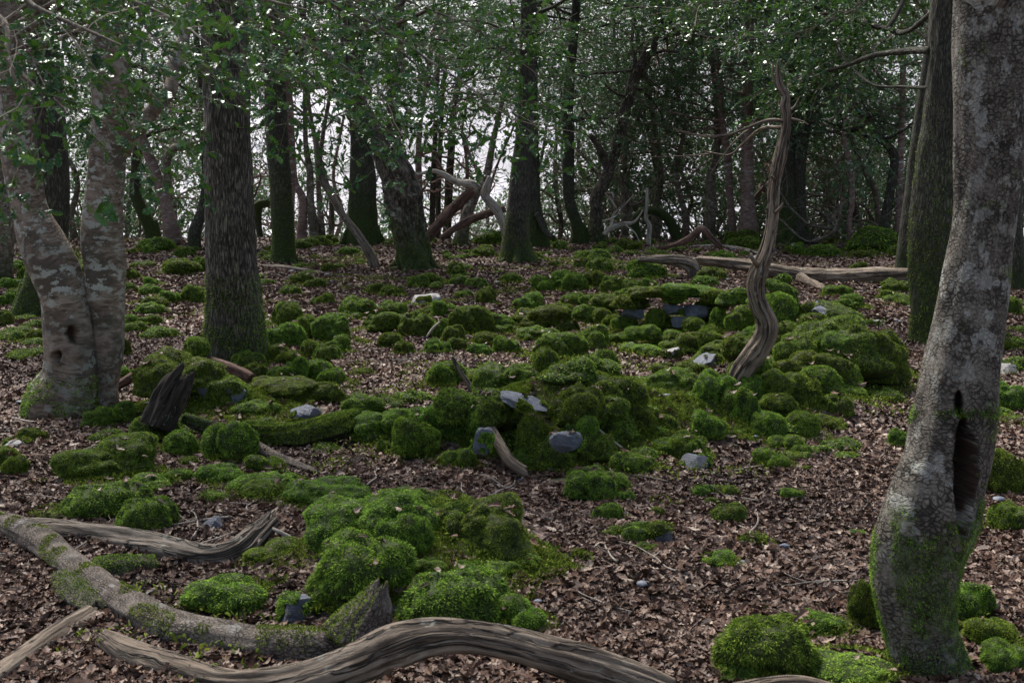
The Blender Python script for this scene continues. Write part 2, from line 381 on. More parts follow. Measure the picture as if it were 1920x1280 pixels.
def litter_mat():
    m, t, b = newmat('dead_oak_leaves'); isl = N_(t, 'NewGeometry').outputs['Random Per Island']
    pos = N_(t, 'NewGeometry').outputs['Position']
    c = ramp(t, isl, [(0, (.050, .024, .014)), (.3, (.092, .048, .029)), (.6, (.142, .084, .055)), (.85, (.21, .14, .10)), (1, (.43, .35, .28))])
    n = N_(t, 'TexNoise', {'Vector': pos, 'Scale': 45.0, 'Detail': 4.0}).outputs[0]
    c = mix(t, .5, c, ramp(t, n, [(.3, (.3, .3, .3)), (.7, (1, 1, 1))]), 'MULTIPLY')
    wet = N_(t, 'TexNoise', {'Vector': pos, 'Scale': 1.1, 'Detail': 5.0, 'Roughness': .65}).outputs[0]
    c = mix(t, 1.0, c, ramp(t, wet, [(.36, (.50, .46, .44)), (.60, (1.15, 1.12, 1.1))]), 'MULTIPLY')
    t.links.new(c, b.inputs['Base Color']); b.inputs['Roughness'].default_value = .55; b.inputs['Specular IOR Level'].default_value = .3
    return m
MAT['litter'] = litter_mat()

def ground_mat():
    m, t, b = newmat('forest_floor'); pos = N_(t, 'NewGeometry').outputs['Position']
    sp = N_(t, 'SeparateXYZ', {0: pos})
    v = N_(t, 'TexVoronoi', {'Vector': pos, 'Scale': 26.0}); r = N_(t, 'SeparateColor', {0: v.outputs['Color']}).outputs[0]
    near = ramp(t, r, [(0, (.02, .012, .01)), (.6, (.085, .05, .038)), (1, (.22, .155, .13))])
    g = N_(t, 'TexNoise', {'Vector': pos, 'Scale': 1.3, 'Detail': 5.0}).outputs[0]
    near = mix(t, ramp(t, g, [(.62, (0, 0, 0)), (.72, (1, 1, 1))]), near, (.04, .055, .012))
    # open hillside beyond the wood: pale winter grass, bracken and grey scree
    h1 = N_(t, 'TexNoise', {'Vector': pos, 'Scale': .35, 'Detail': 10.0, 'Roughness': .75}).outputs[0]
    hill = ramp(t, h1, [(.30, (.09, .10, .07)), (.38, (.24, .24, .23)), (.45, (.46, .44, .45)), (.55, (.60, .57, .59)), (.62, (.38, .39, .43)), (.74, (.12, .14, .10))])
    f = N_(t, 'MapRange', {'Value': sp.outputs[1], 'From Min': 34.0, 'From Max': 55.0}).outputs[0]
    c = mix(t, f, near, hill)
    t.links.new(c, b.inputs['Base Color']); b.inputs['Roughness'].default_value = .9
    bp = N_(t, 'Bump', {'Strength': .6, 'Distance': .03, 'Height': v.outputs['Distance']}); t.links.new(bp.outputs[0], b.inputs['Normal'])
    return m
MAT['ground'] = ground_mat()

# ------------------------------------------------------------------ ground: one sheet
def build_ground():
    ys = np.concatenate([np.arange(-30, 2.5, 1.5), np.arange(2.5, 30, .08), np.arange(30, 60, 1), np.arange(60, 380, 6)])
    xs = np.concatenate([np.arange(-300, -14, 6), np.arange(-14, 14, .09), np.arange(14, 301, 6)])
    X, Y = np.meshgrid(xs, ys, indexing='xy'); Z = gh(X, Y)
    V = np.stack([X, Y, Z], -1).reshape(-1, 3); nx = len(xs)
    i = np.arange(len(ys) - 1)[:, None] * nx; j = np.arange(nx - 1)[None]
    F = np.stack([i + j, i + j + 1, i + nx + j + 1, i + nx + j], -1).reshape(-1, 4)
    link('ground', mk('ground', V, [F], [MAT['ground']]), kind='structure')
build_ground()

# ------------------------------------------------------------------ mossy rocks
def ico(sub):
    import bmesh
    bm = bmesh.new(); bmesh.ops.create_icosphere(bm, subdivisions=sub, radius=1.0)
    V = np.array([v.co[:] for v in bm.verts]); F = np.array([[v.index for v in f.verts] for f in bm.faces]); bm.free(); return V, F
ICO = {k: ico(k) for k in (3, 4, 5, 6)}
def rock_shape(seed, sub, lump=.16, bumps=.05, angular=0., bf=9.):
    V, F = ICO[sub]; d = V.copy(); rl = np.random.default_rng(seed * 7 + 3); r0 = np.zeros(len(d))
    for _ in range(1 if angular else 5):
        c = rl.normal(size=3) * [.42, .42, .16] * (0 if angular else 1); c *= min(1, .62 / (np.linalg.norm(c) + 1e-6)); Rr = 1.0 if angular else rl.uniform(.50, .72)
        dc = d @ c; q = dc ** 2 - c @ c + Rr ** 2; r0 = np.maximum(r0, np.where(q > 0, dc + np.sqrt(np.maximum(q, 0)), 0))
    if not angular: r0 = np.maximum(r0, .55)
    r = r0 + lump * fbm(d * 1.3 + seed * 3.1, 2, seed) + lump * .5 * noise(d * 2.7, seed + 5)
    if angular:
        r = r * (1 / ((np.abs(d) ** 4.2).sum(1)) ** (1 / 4.2)) * .95 * (1 + .10 * fbm(d * 2.2 + seed, 3, seed + 4))
        rg = np.random.default_rng(seed)
        for _ in range(9):
            n = rg.normal(size=3); n[2] *= .6; n /= np.linalg.norm(n); h = .62 + .3 * rg.random()
            k = (d * r[:, None]) @ n; r = np.where(k > h, r * (1 - angular) + angular * h * r / np.maximum(k, 1e-3), r)
    if bumps:
        c = cells(d * bf * .5 + seed, seed); r = r + bumps * (.75 - c) + bumps * .5 * (.6 - cells(d * bf + seed, seed + 9))
    V = d * r[:, None]; V[:, 2] = np.where(V[:, 2] < 0, V[:, 2] * .8, V[:, 2]); return V, F
_cache = {}
ROCKS = []    # (x, y, rx, ry, z0, h) for the litter lying over them
def rock_mesh(sz, var):
    """sz class: rough radius in metres; moss mound with fronds, in unit scale."""
    k = (sz, var)
    if k in _cache: return _cache[k]
    rg = np.random.default_rng(100 + var); sub = {'far': 4, 's': 4, 'm': 5, 'l': 6}[sz]; rad = {'far': .16, 's': .14, 'm': .26, 'l': .5}[sz]
    V, F = rock_shape(7 + var * 13 + len(sz), sub, {'far': .3, 's': .28, 'm': .34, 'l': .42}[sz], {'far': .14, 's': .13, 'm': .13, 'l': .085}[sz], bf={'far': 4, 's': 5, 'm': 8, 'l': 14}[sz])
    V[:, :2] /= np.quantile(np.abs(V[:, :2]), .97, axis=0); V[:, 2] /= V[:, 2].max()
    n = {'far': 7000, 's': 20000, 'm': 60000, 'l': 190000}[sz]
    P, N = tri_sample(V, [F], n, rg, lambda P, N: (P[:, 2] > -.35) * np.clip(.75 + 1.3 * noise(P * rad / .03 + var, 77 + var), .12, 1))
    ln = {'far': .016, 's': .010, 'm': .010, 'l': .0105}[sz]; wd = {'far': .007, 's': .0034, 'm': .0030, 'l': .0027}[sz]
    TV, TF = tufts(P, N, ln / rad, wd / rad, rg, .6, .6)
    a = Acc(); a.add(V, [F], 0); a.add(TV, TF, 1)
    _cache[k] = a.build('mossy_rock', [MAT['moss_bed'], MAT['moss_tip']]); return _cache[k]

AUTO = []   # objects waiting for an automatic label: (obj, kind words, centre)
def place_rock(cx, cy, wpx, hpx, gy=None, var=None, deep=.85):
    base = cy + hpx / 2
    Y = ground_Y(cx, gy if gy else base)
    s = Y / FPX; rx = wpx * s / 2; ry = rx * deep; Yc = Y + ry * .8
    s = Yc / FPX; rx = wpx * s / 2 * 1.0; ry = rx * deep
    top = at(cx, cy - hpx / 2, Yc); x = top[0]
    zb = at(cx, base, Y)[2] if gy else float(gh(x, Yc))
    if gy is None: zb = min(zb, float(gh(x, Y)))
    hz = max(top[2] - zb, rx * .35, .03)
    rz = hz * .62; zc = top[2] - rz
    if gy is None and zc > zb + rz * .5: zc = zb + rz * .5
    return x, Yc, zc, rx, ry, rz, Y
def rock(cx, cy, wpx, hpx, gy=None, label=None):
    x, y, z, rx, ry, rz, Y = place_rock(cx, cy, wpx, hpx, gy)
    sz = 'far' if Y > 15 else ('s' if rx < .19 else ('m' if rx < .40 else 'l'))
    me = rock_mesh(sz, int(rng.integers(0, 5 if sz != 'l' else 4)))
    o = link('mossy_rock', me); o.location = (x, y, z); o.scale = (rx, ry, rz)
    o.rotation_euler = (0, 0, 0)
    o['category'] = 'rock'; o['group'] = 'moss covered rocks on the woodland floor'
    q = int(rng.integers(0, 4)); o.rotation_euler.z = q * math.pi / 2 + rng.uniform(-.25, .25)
    if q % 2: o.scale = (ry, rx, rz)
    if label: o['label'] = label
    else: AUTO.append((o, 'rock', (cx, cy, wpx, hpx)))
    ROCKS.append((x, y, rx, ry, z, rz)); return o
def slab(cx, cy, wpx, hpx, gy=None, label='', mat='slate', cover=.35, tilt=(0, 0, 0), thick=None):
    """bare stone with moss growing over part of it: stone > moss_cover"""
    x, y, z, rx, ry, rz, Y = place_rock(cx, cy, wpx, hpx, gy)
    seed = int(cx) % 97; V, F = rock_shape(seed, 5, .10, 0, angular=.9)
    V = V + .012 * fbm(V * 7, 3, seed)[:, None]
    if thick: rz *= thick
    sc = np.array([rx, ry, rz]); V = V * sc
    o = link('bare_rock' if cover < .6 else 'mossy_rock', mk('stone', V / sc, [F], [MAT[mat]], smooth=False), label=label, cat='rock')
    o.location = (x, y, z); o.scale = sc; o.rotation_euler = tilt
    o['group'] = 'partly bare stones among the moss'
    if cover > 0:
        rg = np.random.default_rng(seed); me = rg.normal(size=3)
        f = lambda P: noise(P / max(rx, .08) * 1.1 + seed, seed) + .5 * noise(P / max(rx, .08) * 3 + seed, seed + 1)
        th = np.quantile(f(V[V[:, 2] > -.2 * rz]), 1 - cover)
        a = Acc(); keep = (f(V[F].mean(1)) > th)
        nn = V / sc ** 2; nn /= np.linalg.norm(nn, axis=1)[:, None]
        V2 = V + nn * (.008 + .010 * noise(V * 40, seed)[:, None]); a.add(V2 / sc, [F[keep]], 0)
        area = 4 * math.pi * ((rx * ry + rx * rz + ry * rz) / 3); n = int(min(60000, area / (.006 if Y < 9 else .010) ** 2 * 1.3))
        P, N = tri_sample(V2, [F[keep]], n, rg); TV, TF = tufts(P, N, .011, .0034, rg, .6, .6); a.add(TV / sc, TF, 1)
        link('moss_cover', a.build('moss_cover', [MAT['moss_bed'], MAT['moss_tip']]), parent=o)
    ROCKS.append((x, y, rx, ry, z, rz)); return o

R1 = """669,575,54,38;529,587,60,46;632,615,72,52;581,612,48,42;535,626,66,46;534,664,52,34;578,653,48,32;634,646,44,34;613,661,42,30;551,694,42,50;525,703,44,34
581,691,38,28;615,700,68,46;678,697,30,14;711,603,70,40;700,582,38,24;737,578,44,28;778,605,66,46;830,578,42,32;872,600,76,52;798,583,32,18;737,637,42,28;757,652,32,26
818,649,42,28;850,625,38,32;857,644,32,24;825,615,30,34;910,553,32,30;935,602,48,32;942,617,38,18;918,636,48,26;900,654,38,22;953,646,48,34;994,565,50,32;1008,595,110,50
1041,649,92,48;1106,631,58,44;1009,625,64,28;1008,674,24,22;1045,524,52,34;1079,527,42,32;1116,522,38,32;1020,531,40,28;1143,531,28,28;862,504,36,26;784,527,32,24
816,521,38,20;852,524,38,20;596,563,28,18;618,560,28,22;544,544,32,18;832,703,66,46;893,708,38,28;344,498,62,30;379,494,30,26;291,457,60,24;344,472,32,18;283,468,26,14
248,513,30,20;287,527,28,16;281,543,34,20;318,556,38,24;367,550,42,34;293,566,42,22;281,578,50,22;250,613,38,20;301,623,50,20;281,599,38,20;242,597,28,16;230,650,26,32
230,699,42,22;12,560,28,24;35,550,36,20;18,531,36,20;43,513,26,26;39,498,30,20;8,595,30,28;64,627,42,22;20,630,40,16;465,675,56,34;478,697,40,36;523,703,42,28
508,735,130,52;609,738,72,44;488,770,60,34;430,825,86,76;348,833,66,48;222,773,50,44;187,780,50,40;58,813,40,24;24,865,64,50;414,888,76,36;332,890,50,24;281,838,42,26
352,866,30,20;492,868,62,34;200,938,130,60;275,965,90,62;506,903,116,34;500,922,76,34;290,907,76,28;408,932,52,20;94,967,54,20;517,1045,92,50;425,1120,130,72
620,925,140,56;1178,459,40,20;1121,462,28,16;1111,478,54,22;1123,496,42,26;1096,492,30,20;1150,533,38,32;1185,535,36,26;1215,531,28,20;1219,505,64,34;1334,513,44,24;1318,527,44,18
1361,480,40,22;1392,443,50,24;1410,455,32,24;1381,455,34,18;1498,466,26,22;1547,470,50,22;1619,476,48,14;1642,448,96,46;1693,466,44,24;1607,499,28,18;1666,552,34,18
1685,535,50,26;1595,566,56,28;1572,545,44,22;1467,523,28,20;1108,911,76,58;1139,958,50,36;1173,931,30,22;1322,920,40,22;1360,921,40,26;1369,962,58,36;1335,941,26,18
1150,1003,36,28;1196,1000,62,40;1213,1029,38,20;1238,962,30,20;1416,1012,44,24;1352,1053,60,30;1487,926,42,24;1511,880,22,12;1609,1002,28,18;1450,861,56,36;1506,843,36,20
1681,650,30,20;1666,779,24,16;1690,822,40,34;1450,1209,170,110;1545,1172,90,50;1380,1262,70,50;1600,1262,170,60;1625,1130,60,90;1815,1130,90,70;1850,1185,90,60;1890,1235,80,60
1900,970,70,54;1890,880,90,80;1885,742,70,50;1890,572,44,34;1860,610,30,20;1874,640,50,30;723,838,28,28;1187,866,88,42;1294,837,66,50;1120,900,100,40;930,441,30,18;905,448,36,20
1027,448,34,20;1055,460,30,16;590,452,50,18;560,458,44,18;615,447,30,16;690,447,40,16;900,470,40,20;1010,480,30,16;655,470,34,16;620,500,30,16;560,520,40,20;590,530,34,18
700,540,34,20;735,545,38,22;960,520,34,18;890,530,34,18;460,560,30,20;1075,560,40,24;1050,580,44,26;1100,565,36,24;1060,610,40,26;1130,590,44,28;1170,550,40,22;160,505,34,20"""
for r in R1.replace('\n', ';').split(';'):
    q = [float(v) for v in r.split(',')]; q[2] *= 1.16; q[3] *= 1.2; rock(*q)
# stones of the ruined wall and the central pile, stacked: the fifth number is where their footing stands
R2 = """964,718,110,66,800;1041,700,60,76,800;1106,703,72,80,800;869,765,90,66,860;835,802,76,54,850;774,824,70,76,870;953,775,62,48,860;1068,772,76,62,880;1028,855,74,60,890
1120,838,58,54,885;1126,768,80,52,860;727,795,96,56,840;670,762,60,28,830;1187,567,56,26,640;1330,580,52,32,635;1232,603,44,44,640;1174,603,40,30,640;1318,622,50,44,655;1355,603,38,44,650
1275,632,40,22,655;1140,567,54,30,620;1107,590,48,34,625;1142,599,42,34,630;1138,638,36,22;1174,634,40,24;1200,655,60,20;1375,556,50,30,650;1460,552,70,50,690;1505,587,44,36,690
1451,581,60,56,700;1545,650,150,90,740;1627,670,110,110,740;1275,652,50,24;1353,658,80,40,690;1443,697,90,46,740;1283,724,94,52,800;1270,762,100,44,805;1342,728,58,56,820;1388,768,52,76,830
1334,806,56,62;1431,804,60,60;1463,760,60,40,820;1513,745,80,70,800;1517,802,60,54;1540,712,66,46,780;1565,765,50,46,800;1148,745,84,60,850;1490,640,70,60,720;1400,700,50,40,760
1410,730,50,44,800;1470,720,60,44,800;1240,690,40,20;1300,690,50,26;1222,785,50,44,830;1200,820,80,50,850;1085,815,50,60,885;1000,820,60,70,885;905,790,50,60,870;880,830,60,50
1390,600,44,44,690;1222,548,64,28,640;1285,547,84,30,640;1342,558,56,30,640;1255,558,40,22,640;1205,625,50,30,655;1295,640,50,30,665;1390,650,50,40,720;1420,690,50,40,760;1520,615,60,44,715;1490,660,60,44,740;1590,650,90,60,740;1560,690,80,50,760;1650,640,50,40,735;1600,745,70,40;1555,800,50,36;1475,830,50,32;1380,780,60,50,830;1310,750,60,40,820;1250,840,50,36;1160,800,60,50,860;1090,750,60,50,870;930,770,60,50,875;990,860,50,44,890;860,860,50,40;800,780,60,40,850;1415,640,50,50,710;1340,640,50,40,670;1255,640,44,34,655;1580,705,60,50,760;1500,690,70,50,760;1290,790,60,46,830;1250,800,50,44,835;1380,820,40,30"""
for r in R2.replace('\n', ';').split(';'):
    q = [float(v) for v in r.split(',')]; q[2] *= 1.3; q[3] *= 1.22; rock(*q)
# big boulders of the foreground
for (a, L) in [((700, 985, 250, 150, 1075), 'largest moss boulder in the foreground, broad dome with a dead twig stuck in it'),
               ((790, 955, 170, 80, 1050), 'moss covered rise joined to the right of the largest foreground boulder'),
               ((895, 1000, 190, 130, 1090), 'brownish mossy slope running down right from the largest foreground boulder'),
               ((685, 1065, 180, 130, 1165), 'steep bright green mound in front of the largest foreground boulder'),
               ((640, 1110, 150, 90, 1165), 'low dark moss shoulder left below the steep bright green mound'),
               ((855, 1130, 200, 130), 'wide mossy hummock just above the arch of the bottom driftwood'),
               ((975, 1065, 140, 76), 'thinly mossed leaf covered end of the boulder pile, nearest the open litter'),
               ((985, 1155, 100, 76), 'small dark mossy lump above the right half of the bottom driftwood'),
               ((880, 1075, 60, 50, 1120), 'knob of moss between the brownish slope and the wide hummock'),
               ((805, 1062, 64, 34, 1120), 'small bright moss cushion right of the steep green mound'),
               ((760, 1000, 110, 90, 1100), 'rounded hump between the two halves of the foreground boulder pile'),
               ((930, 1085, 100, 70), 'low moss pad on the right flank of the boulder pile, above the small dark lump'),
               ((840, 970, 90, 60, 1070), 'upper hump of the brownish mossy slope'),
               ((203, 862, 186, 96), 'large square-shouldered moss mound in front of the twin-stemmed tree'),
               ((335, 705, 160, 100, 790), 'tall dark green moss boulder between the twin-stemmed tree and the big oak'),
               ((360, 652, 60, 44, 720), 'pointed mossy knob at the left foot of the big oak'),
               ((290, 800, 84, 60), 'moss cushion under the black rotten stump')]:
    rock(*a, label=L)
for a in [(573, 772, 62, 48, 800, 'blue grey slab lying bare behind the curved mossy log', 'slate', .12, (.5, 0, .2), .6),
          (1062, 828, 66, 50, 912, 'squared blue grey stone low in the centre of the stone pile', 'slate', .22, (-.2, 0, .3), .8),
          (984, 756, 104, 26, 885, 'long tilted slate wedge lying across the central pile', 'slate', .12, (0, .22, 0), 1.),
          (906, 826, 42, 50, 900, 'upright dark stone at the left foot of the central pile', 'slate', .25, (0, 0, 0), 1.),
          (795, 562, 68, 24, None, 'pale flat stone stained brown, behind the mossy cushions left of centre', 'pale', .1, (0, -.1, 0), 1.),
          (916, 700, 40, 32, 730, 'dark grey stone wedged beside a leaning dead stick', 'slate', .1, (0, 0, 0), 1.),
          (710, 749, 44, 16, None, 'small grey stone edge showing above the leaves behind the mossy log', 'slate', .4, (0, 0, 0), 1.),
          (418, 737, 106, 60, 780, 'mossy boulder with a bare blue face below the big oak', 'slate', .8, (0, 0, 0), 1.),
          (27, 834, 50, 18, None, 'flat pale slate at the left edge above a moss mound', 'pale', .2, (0, 0, 0), 1.),
          (555, 1145, 84, 64, None, 'pointed stone with moss on its right side by the bark covered log', 'slate', .6, (0, 0, 0), 1.),
          (397, 986, 42, 24, None, 'small blue stone standing in the leaves above the grey fallen log', 'slate', 0, (.3, -.5, 0), 1.),
          (1187, 586, 44, 24, 640, 'dark stone under the left cap of the ruined wall', 'slate', .1, (0, 0, 0), 1.),
          (1262, 580, 40, 22, 640, 'left of two dark wall stones beneath the long mossy cap', 'slate', .05, (0, 0, 0), 1.),
          (1303, 583, 48, 24, 640, 'right of two dark wall stones beneath the long mossy cap', 'slate', .1, (0, 0, 0), 1.),
          (1276, 603, 36, 20, 642, 'lower dark stone in the face of the ruined wall', 'slate', .1, (0, 0, 0), 1.),
          (1574, 594, 104, 50, 700, 'tilted mossy slab with a pale bare edge on top of the wall end', 'slate', .75, (0, .35, 0), .8),
          (1537, 684, 56, 14, 740, 'thin purple grey slab poking out of the wall end', 'slate', .05, (0, 0, 0), 1.),
          (1583, 712, 40, 42, 745, 'dark upright stone in a gap of the wall end', 'slate', .3, (0, 0, 0), 1.),
          (1457, 640, 42, 54, 700, 'dark stone in the wall just right of the dead snag', 'slate', .15, (0, 0, 0), 1.),
          (1262, 662, 36, 26, None, 'small stone with a white face lying inside the ruined wall', 'pale', .6, (0, -.4, 0), 1.),
          (1332, 678, 72, 36, None, 'low dark stone in the leaves inside the ruined wall', 'slate', .6, (0, 0, 0), 1.),
          (1190, 785, 110, 56, 845, 'broad dark boulder half bare at the right of the central pile', 'slate', .45, (0, .1, 0), 1.),
          (1303, 866, 54, 34, None, 'pointed grey stone below the front wall, half under moss', 'slate', .3, (0, 0, 0), 1.),
          (1242, 1002, 52, 46, None, 'grey stone with a mossy crown in the open leaf litter', 'slate', .5, (0, 0, 0), 1.),
          (1393, 1057, 28, 16, None, 'small pale green stone beside a moss tuft in the open leaf litter', 'pale', 0, (0, .2, 0), 1.),
          (1885, 692, 44, 26, None, 'pale grey stone at the right edge behind the scarred tree', 'pale', .3, (0, 0, 0), 1.),
          (1420, 486, 26, 18, None, 'small round grey stone by the far dead branches', 'pale', .1, (0, 0, 0), 1.),
          (1495, 466, 24, 20, None, 'round pale stone with moss on top beside the buttressed mossy tree', 'pale', .4, (0, 0, 0), 1.),
          (1640, 605, 40, 14, None, 'thin grey stone on the right flank of the wall end', 'pale', .2, (0, 0, 0), 1.)]:
    slab(*a[:5], label=a[5], mat=a[6], cover=a[7], tilt=a[8], thick=a[9])
# smaller mossy stones scattered to fill the far and middle floor
nR = len(AUTO); tries = 0
_pix = [a[2] for a in AUTO]
while nR < 318 and tries < 4000:
    tries += 1
    px = rng.uniform(0, 1920); py = 446 + 190 * rng.random() ** 1.3
    if 1720 < px < 1880 or 60 < px < 230: continue
    dens = .35 + .65 * (py < 520) + .5 * (880 < px < 1180)
    if rng.random() > dens: continue
    wv = (10 + (py - 430) * .16) * rng.uniform(.7, 1.3)
    if any(abs(px - q[0]) < (wv + q[2]) * .42 and abs(py - q[1]) < (q[3] + wv * .5) * .5 for q in _pix): continue
    rock(px, py, wv, wv * rng.uniform(.4, .65)); _pix.append(AUTO[-1][2]); nR += 1

a = Acc(); TMP = []
for v in range(5):
    V, F = rock_shape(50 + v, 3, .3, .14, bf=4); P, N = tri_sample(V, [F], 1500, rng, lambda P, N: (P[:, 2] > -.2).astype(float)); TV, TF = tufts(P, N, .14, .07, rng, .6, .6); TMP.append((V, F, TV, TF))
for i in range(520):
    px = rng.uniform(0, 1920); py = 446 + 420 * rng.random() ** 1.7; Yv = ground_Y(px, py); x = float(at(px, py, Yv)[0]); r = rng.uniform(.035, .085) * (1 + .03 * Yv)
    if float(noise(np.array([x * .6, Yv * .6, 3.]), 31)) < -.15: continue
    V, F, TV, TF = TMP[i % 5]; sc = np.array([r * rng.uniform(.9, 1.5), r, r * rng.uniform(.45, .8)]); o = np.array([x, Yv, float(gh(x, Yv)) + sc[2] * .25])
    a.add(V * sc + o, [F], 0); a.add(TV * sc + o, TF, 1); ROCKS.append((x, Yv, sc[0], sc[1], o[2], sc[2]))
link('small_mossy_stones', a.build('small_mossy_stones', [MAT['moss_bed'], MAT['moss_tip']]), kind='stuff', label='fist sized mossy stones scattered over the leaf litter')

# ------------------------------------------------------------------ foliage
def leaf_simple(n, sz, rg):
    """n folded leaf blades along +X, in place at the origin: (n,6,3)"""
    L = sz * rg.uniform(.75, 1.2, n)[:, None]; W = L * rg.uniform(.22, .30, n)[:, None]; f = L * rg.uniform(-.02, .12, n)[:, None]; c = L * rg.uniform(-.12, .12, n)[:, None]
    z = np.zeros_like(L)
    pts = [(z, z, z), (L * .3, W, f), (L * .72, W * .8, f + c * .5), (L, z, c), (L * .72, -W * .8, f + c * .5), (L * .3, -W, f)]
    return np.stack([np.concatenate(p, 1) for p in pts], 1)
LF_S = np.array([[0, 1, 2, 3], [0, 3, 4, 5]])
def leaf_spiny(n, sz, rg):
    """holly leaf with spines: midrib + two toothed edges, 7 stations"""
    st = np.array([0, .14, .28, .42, .56, .70, .85, 1.0]); hw = np.array([.02, .22, .15, .27, .17, .25, .12, 0])
    L = sz * rg.uniform(.8, 1.2, n)[:, None]; curl = rg.uniform(-.5, .3, n)[:, None]; fold = rg.uniform(.1, .5, n)[:, None]
    x = L * st; mz = L * curl * (st - .2) ** 2 * .8; ed = L * hw; wav = np.where(np.arange(8) % 2 == 1, 1, -.3) * L * .05
    M = np.stack([x, 0 * x, mz], -1); A = np.stack([x + ed * .15, ed, mz + fold * ed + wav], -1); B = np.stack([x + ed * .15, -ed, mz + fold * ed + wav], -1)
    return np.concatenate([M, A, B], 1)
_k = np.arange(7)
LF_H = np.concatenate([np.stack([_k, _k + 1, _k + 9, _k + 8], -1), np.stack([_k + 16, _k + 17, _k + 1, _k], -1)])
def orient(n, D, rg, up=.8):
    """frames with X along D and Z near up"""
    D = D / np.linalg.norm(D, axis=1)[:, None]; u = np.array([0, 0, up]) + rg.normal(size=(n, 3)) * .55
    Y = np.cross(u, D); Y /= np.linalg.norm(Y, axis=1)[:, None] + 1e-9; Z = np.cross(D, Y); return np.stack([D, Y, Z], 1)
def put(T, M, O):
    return (np.einsum('nkj,njl->nkl', T, M) + O[:, None]).reshape(-1, 3)
def leaves_at(O, D, sz, rg, hi=False):
    n = len(O); T = (leaf_spiny if hi else leaf_simple)(n, sz, rg); Fq = LF_H if hi else LF_S
    V = put(T, orient(n, D, rg), O); F = (np.arange(n)[:, None, None] * T.shape[1] + Fq[None]).reshape(-1, 4); return V, F
def thin_tube(C, r0, r1, seg=3):
    n = len(C); T, N, B = frames(C); R = np.linspace(r0, r1, n)[:, None, None]; th = np.arange(seg) * 2 * np.pi / seg
    V = (C[:, None] + R * (np.cos(th)[None, :, None] * N[:, None] + np.sin(th)[None, :, None] * B[:, None])).reshape(-1, 3)
    i = np.arange(n - 1)[:, None] * seg; j = np.arange(seg)[None]; j2 = (j + 1) % seg
    return V, np.stack([i + j, i + j2, i + seg + j2, i + seg + j], -1).reshape(-1, 4)
def wander(p, d, L, n, rg, wob=.25, droop=0.):
    P = [np.array(p, float)]; d = np.array(d, float); d /= np.linalg.norm(d)
    for _ in range(n):
        d = d + wob * rg.normal(size=3) * .6; d[2] -= droop; d /= np.linalg.norm(d); P.append(P[-1] + d * L / n)
    return np.array(P)
def spray(rg, L=.9, ns=8, lsz=.055, hi=False, per=14, twr=.004):
    """a leafy bough along +X"""
    a = Acc(); C = wander((0, 0, 0), (1, 0, .1), L, 8, rg, .22, .05); V, F = thin_tube(C, twr, twr * .4); a.add(V, F, 0)
    O = []; D = []
    for k in range(ns):
        t = .12 + .86 * k / ns; b = catmull(C, 20)[int(t * 19)]; side = 1 if k % 2 else -1
        d = np.array([.6, side * rg.uniform(.5, 1.1), rg.uniform(-.35, .35)])
        c = wander(b, d, L * rg.uniform(.3, .5) * (1.1 - .5 * t), 5, rg, .3, .06); V, F = thin_tube(c, twr * .45, twr * .25); a.add(V, F, 0)
        q = catmull(c, per); tn = np.gradient(q, axis=0)
        for i in range(2, per):
            nn = 1 if rg.random() < .75 else 2
            for _ in range(nn):
                dd = tn[i] / np.linalg.norm(tn[i]) * .5 + rg.normal(size=3) * np.array([.6, .6, .35]); O.append(q[i]); D.append(dd)
    V, F = leaves_at(np.array(O), np.array(D), lsz, rg, hi); a.add(V, F, 1); return a
_rg = np.random.default_rng(5)
def flat(a):
    V = np.concatenate(a.V); f0 = [f for f, m in zip(a.F, a.m) if m == 0]; f1 = [f for f, m in zip(a.F, a.m) if m == 1]
    return V, np.concatenate(f0), np.concatenate(f1)
SPR = [flat(spray(_rg, .95, 8, .052, False, 12)) for _ in range(8)]
SPR_HI = [flat(spray(_rg, .8, 7, .052, True, 9, .003)) for _ in range(8)]
SPR_FAR = [flat(spray(_rg, 1.2, 7, .075, False, 9, .006)) for _ in range(8)]
def add_sprays(acc, O, D, rg, bank, scale=1.):
    O = np.asarray(O); D = np.asarray(D)
    M = orient(len(O), D, rg, 1.6)
    for o, m in zip(O, M):
        V, f0, f1 = bank[int(rg.integers(len(bank)))]; s = scale * rg.uniform(.75, 1.25); n0 = acc.n
        acc.V.append(V @ (m * s) + o); acc.F += [f0 + n0, f1 + n0]; acc.m += [0, 1]; acc.n += len(V)

def limb_path(p, az, el, L, rg, n=7):
    d = np.array([math.cos(az) * math.cos(el), math.sin(az) * math.cos(el), math.sin(el)])
    return wander(p, d, L, n, rg, .3, -.0)

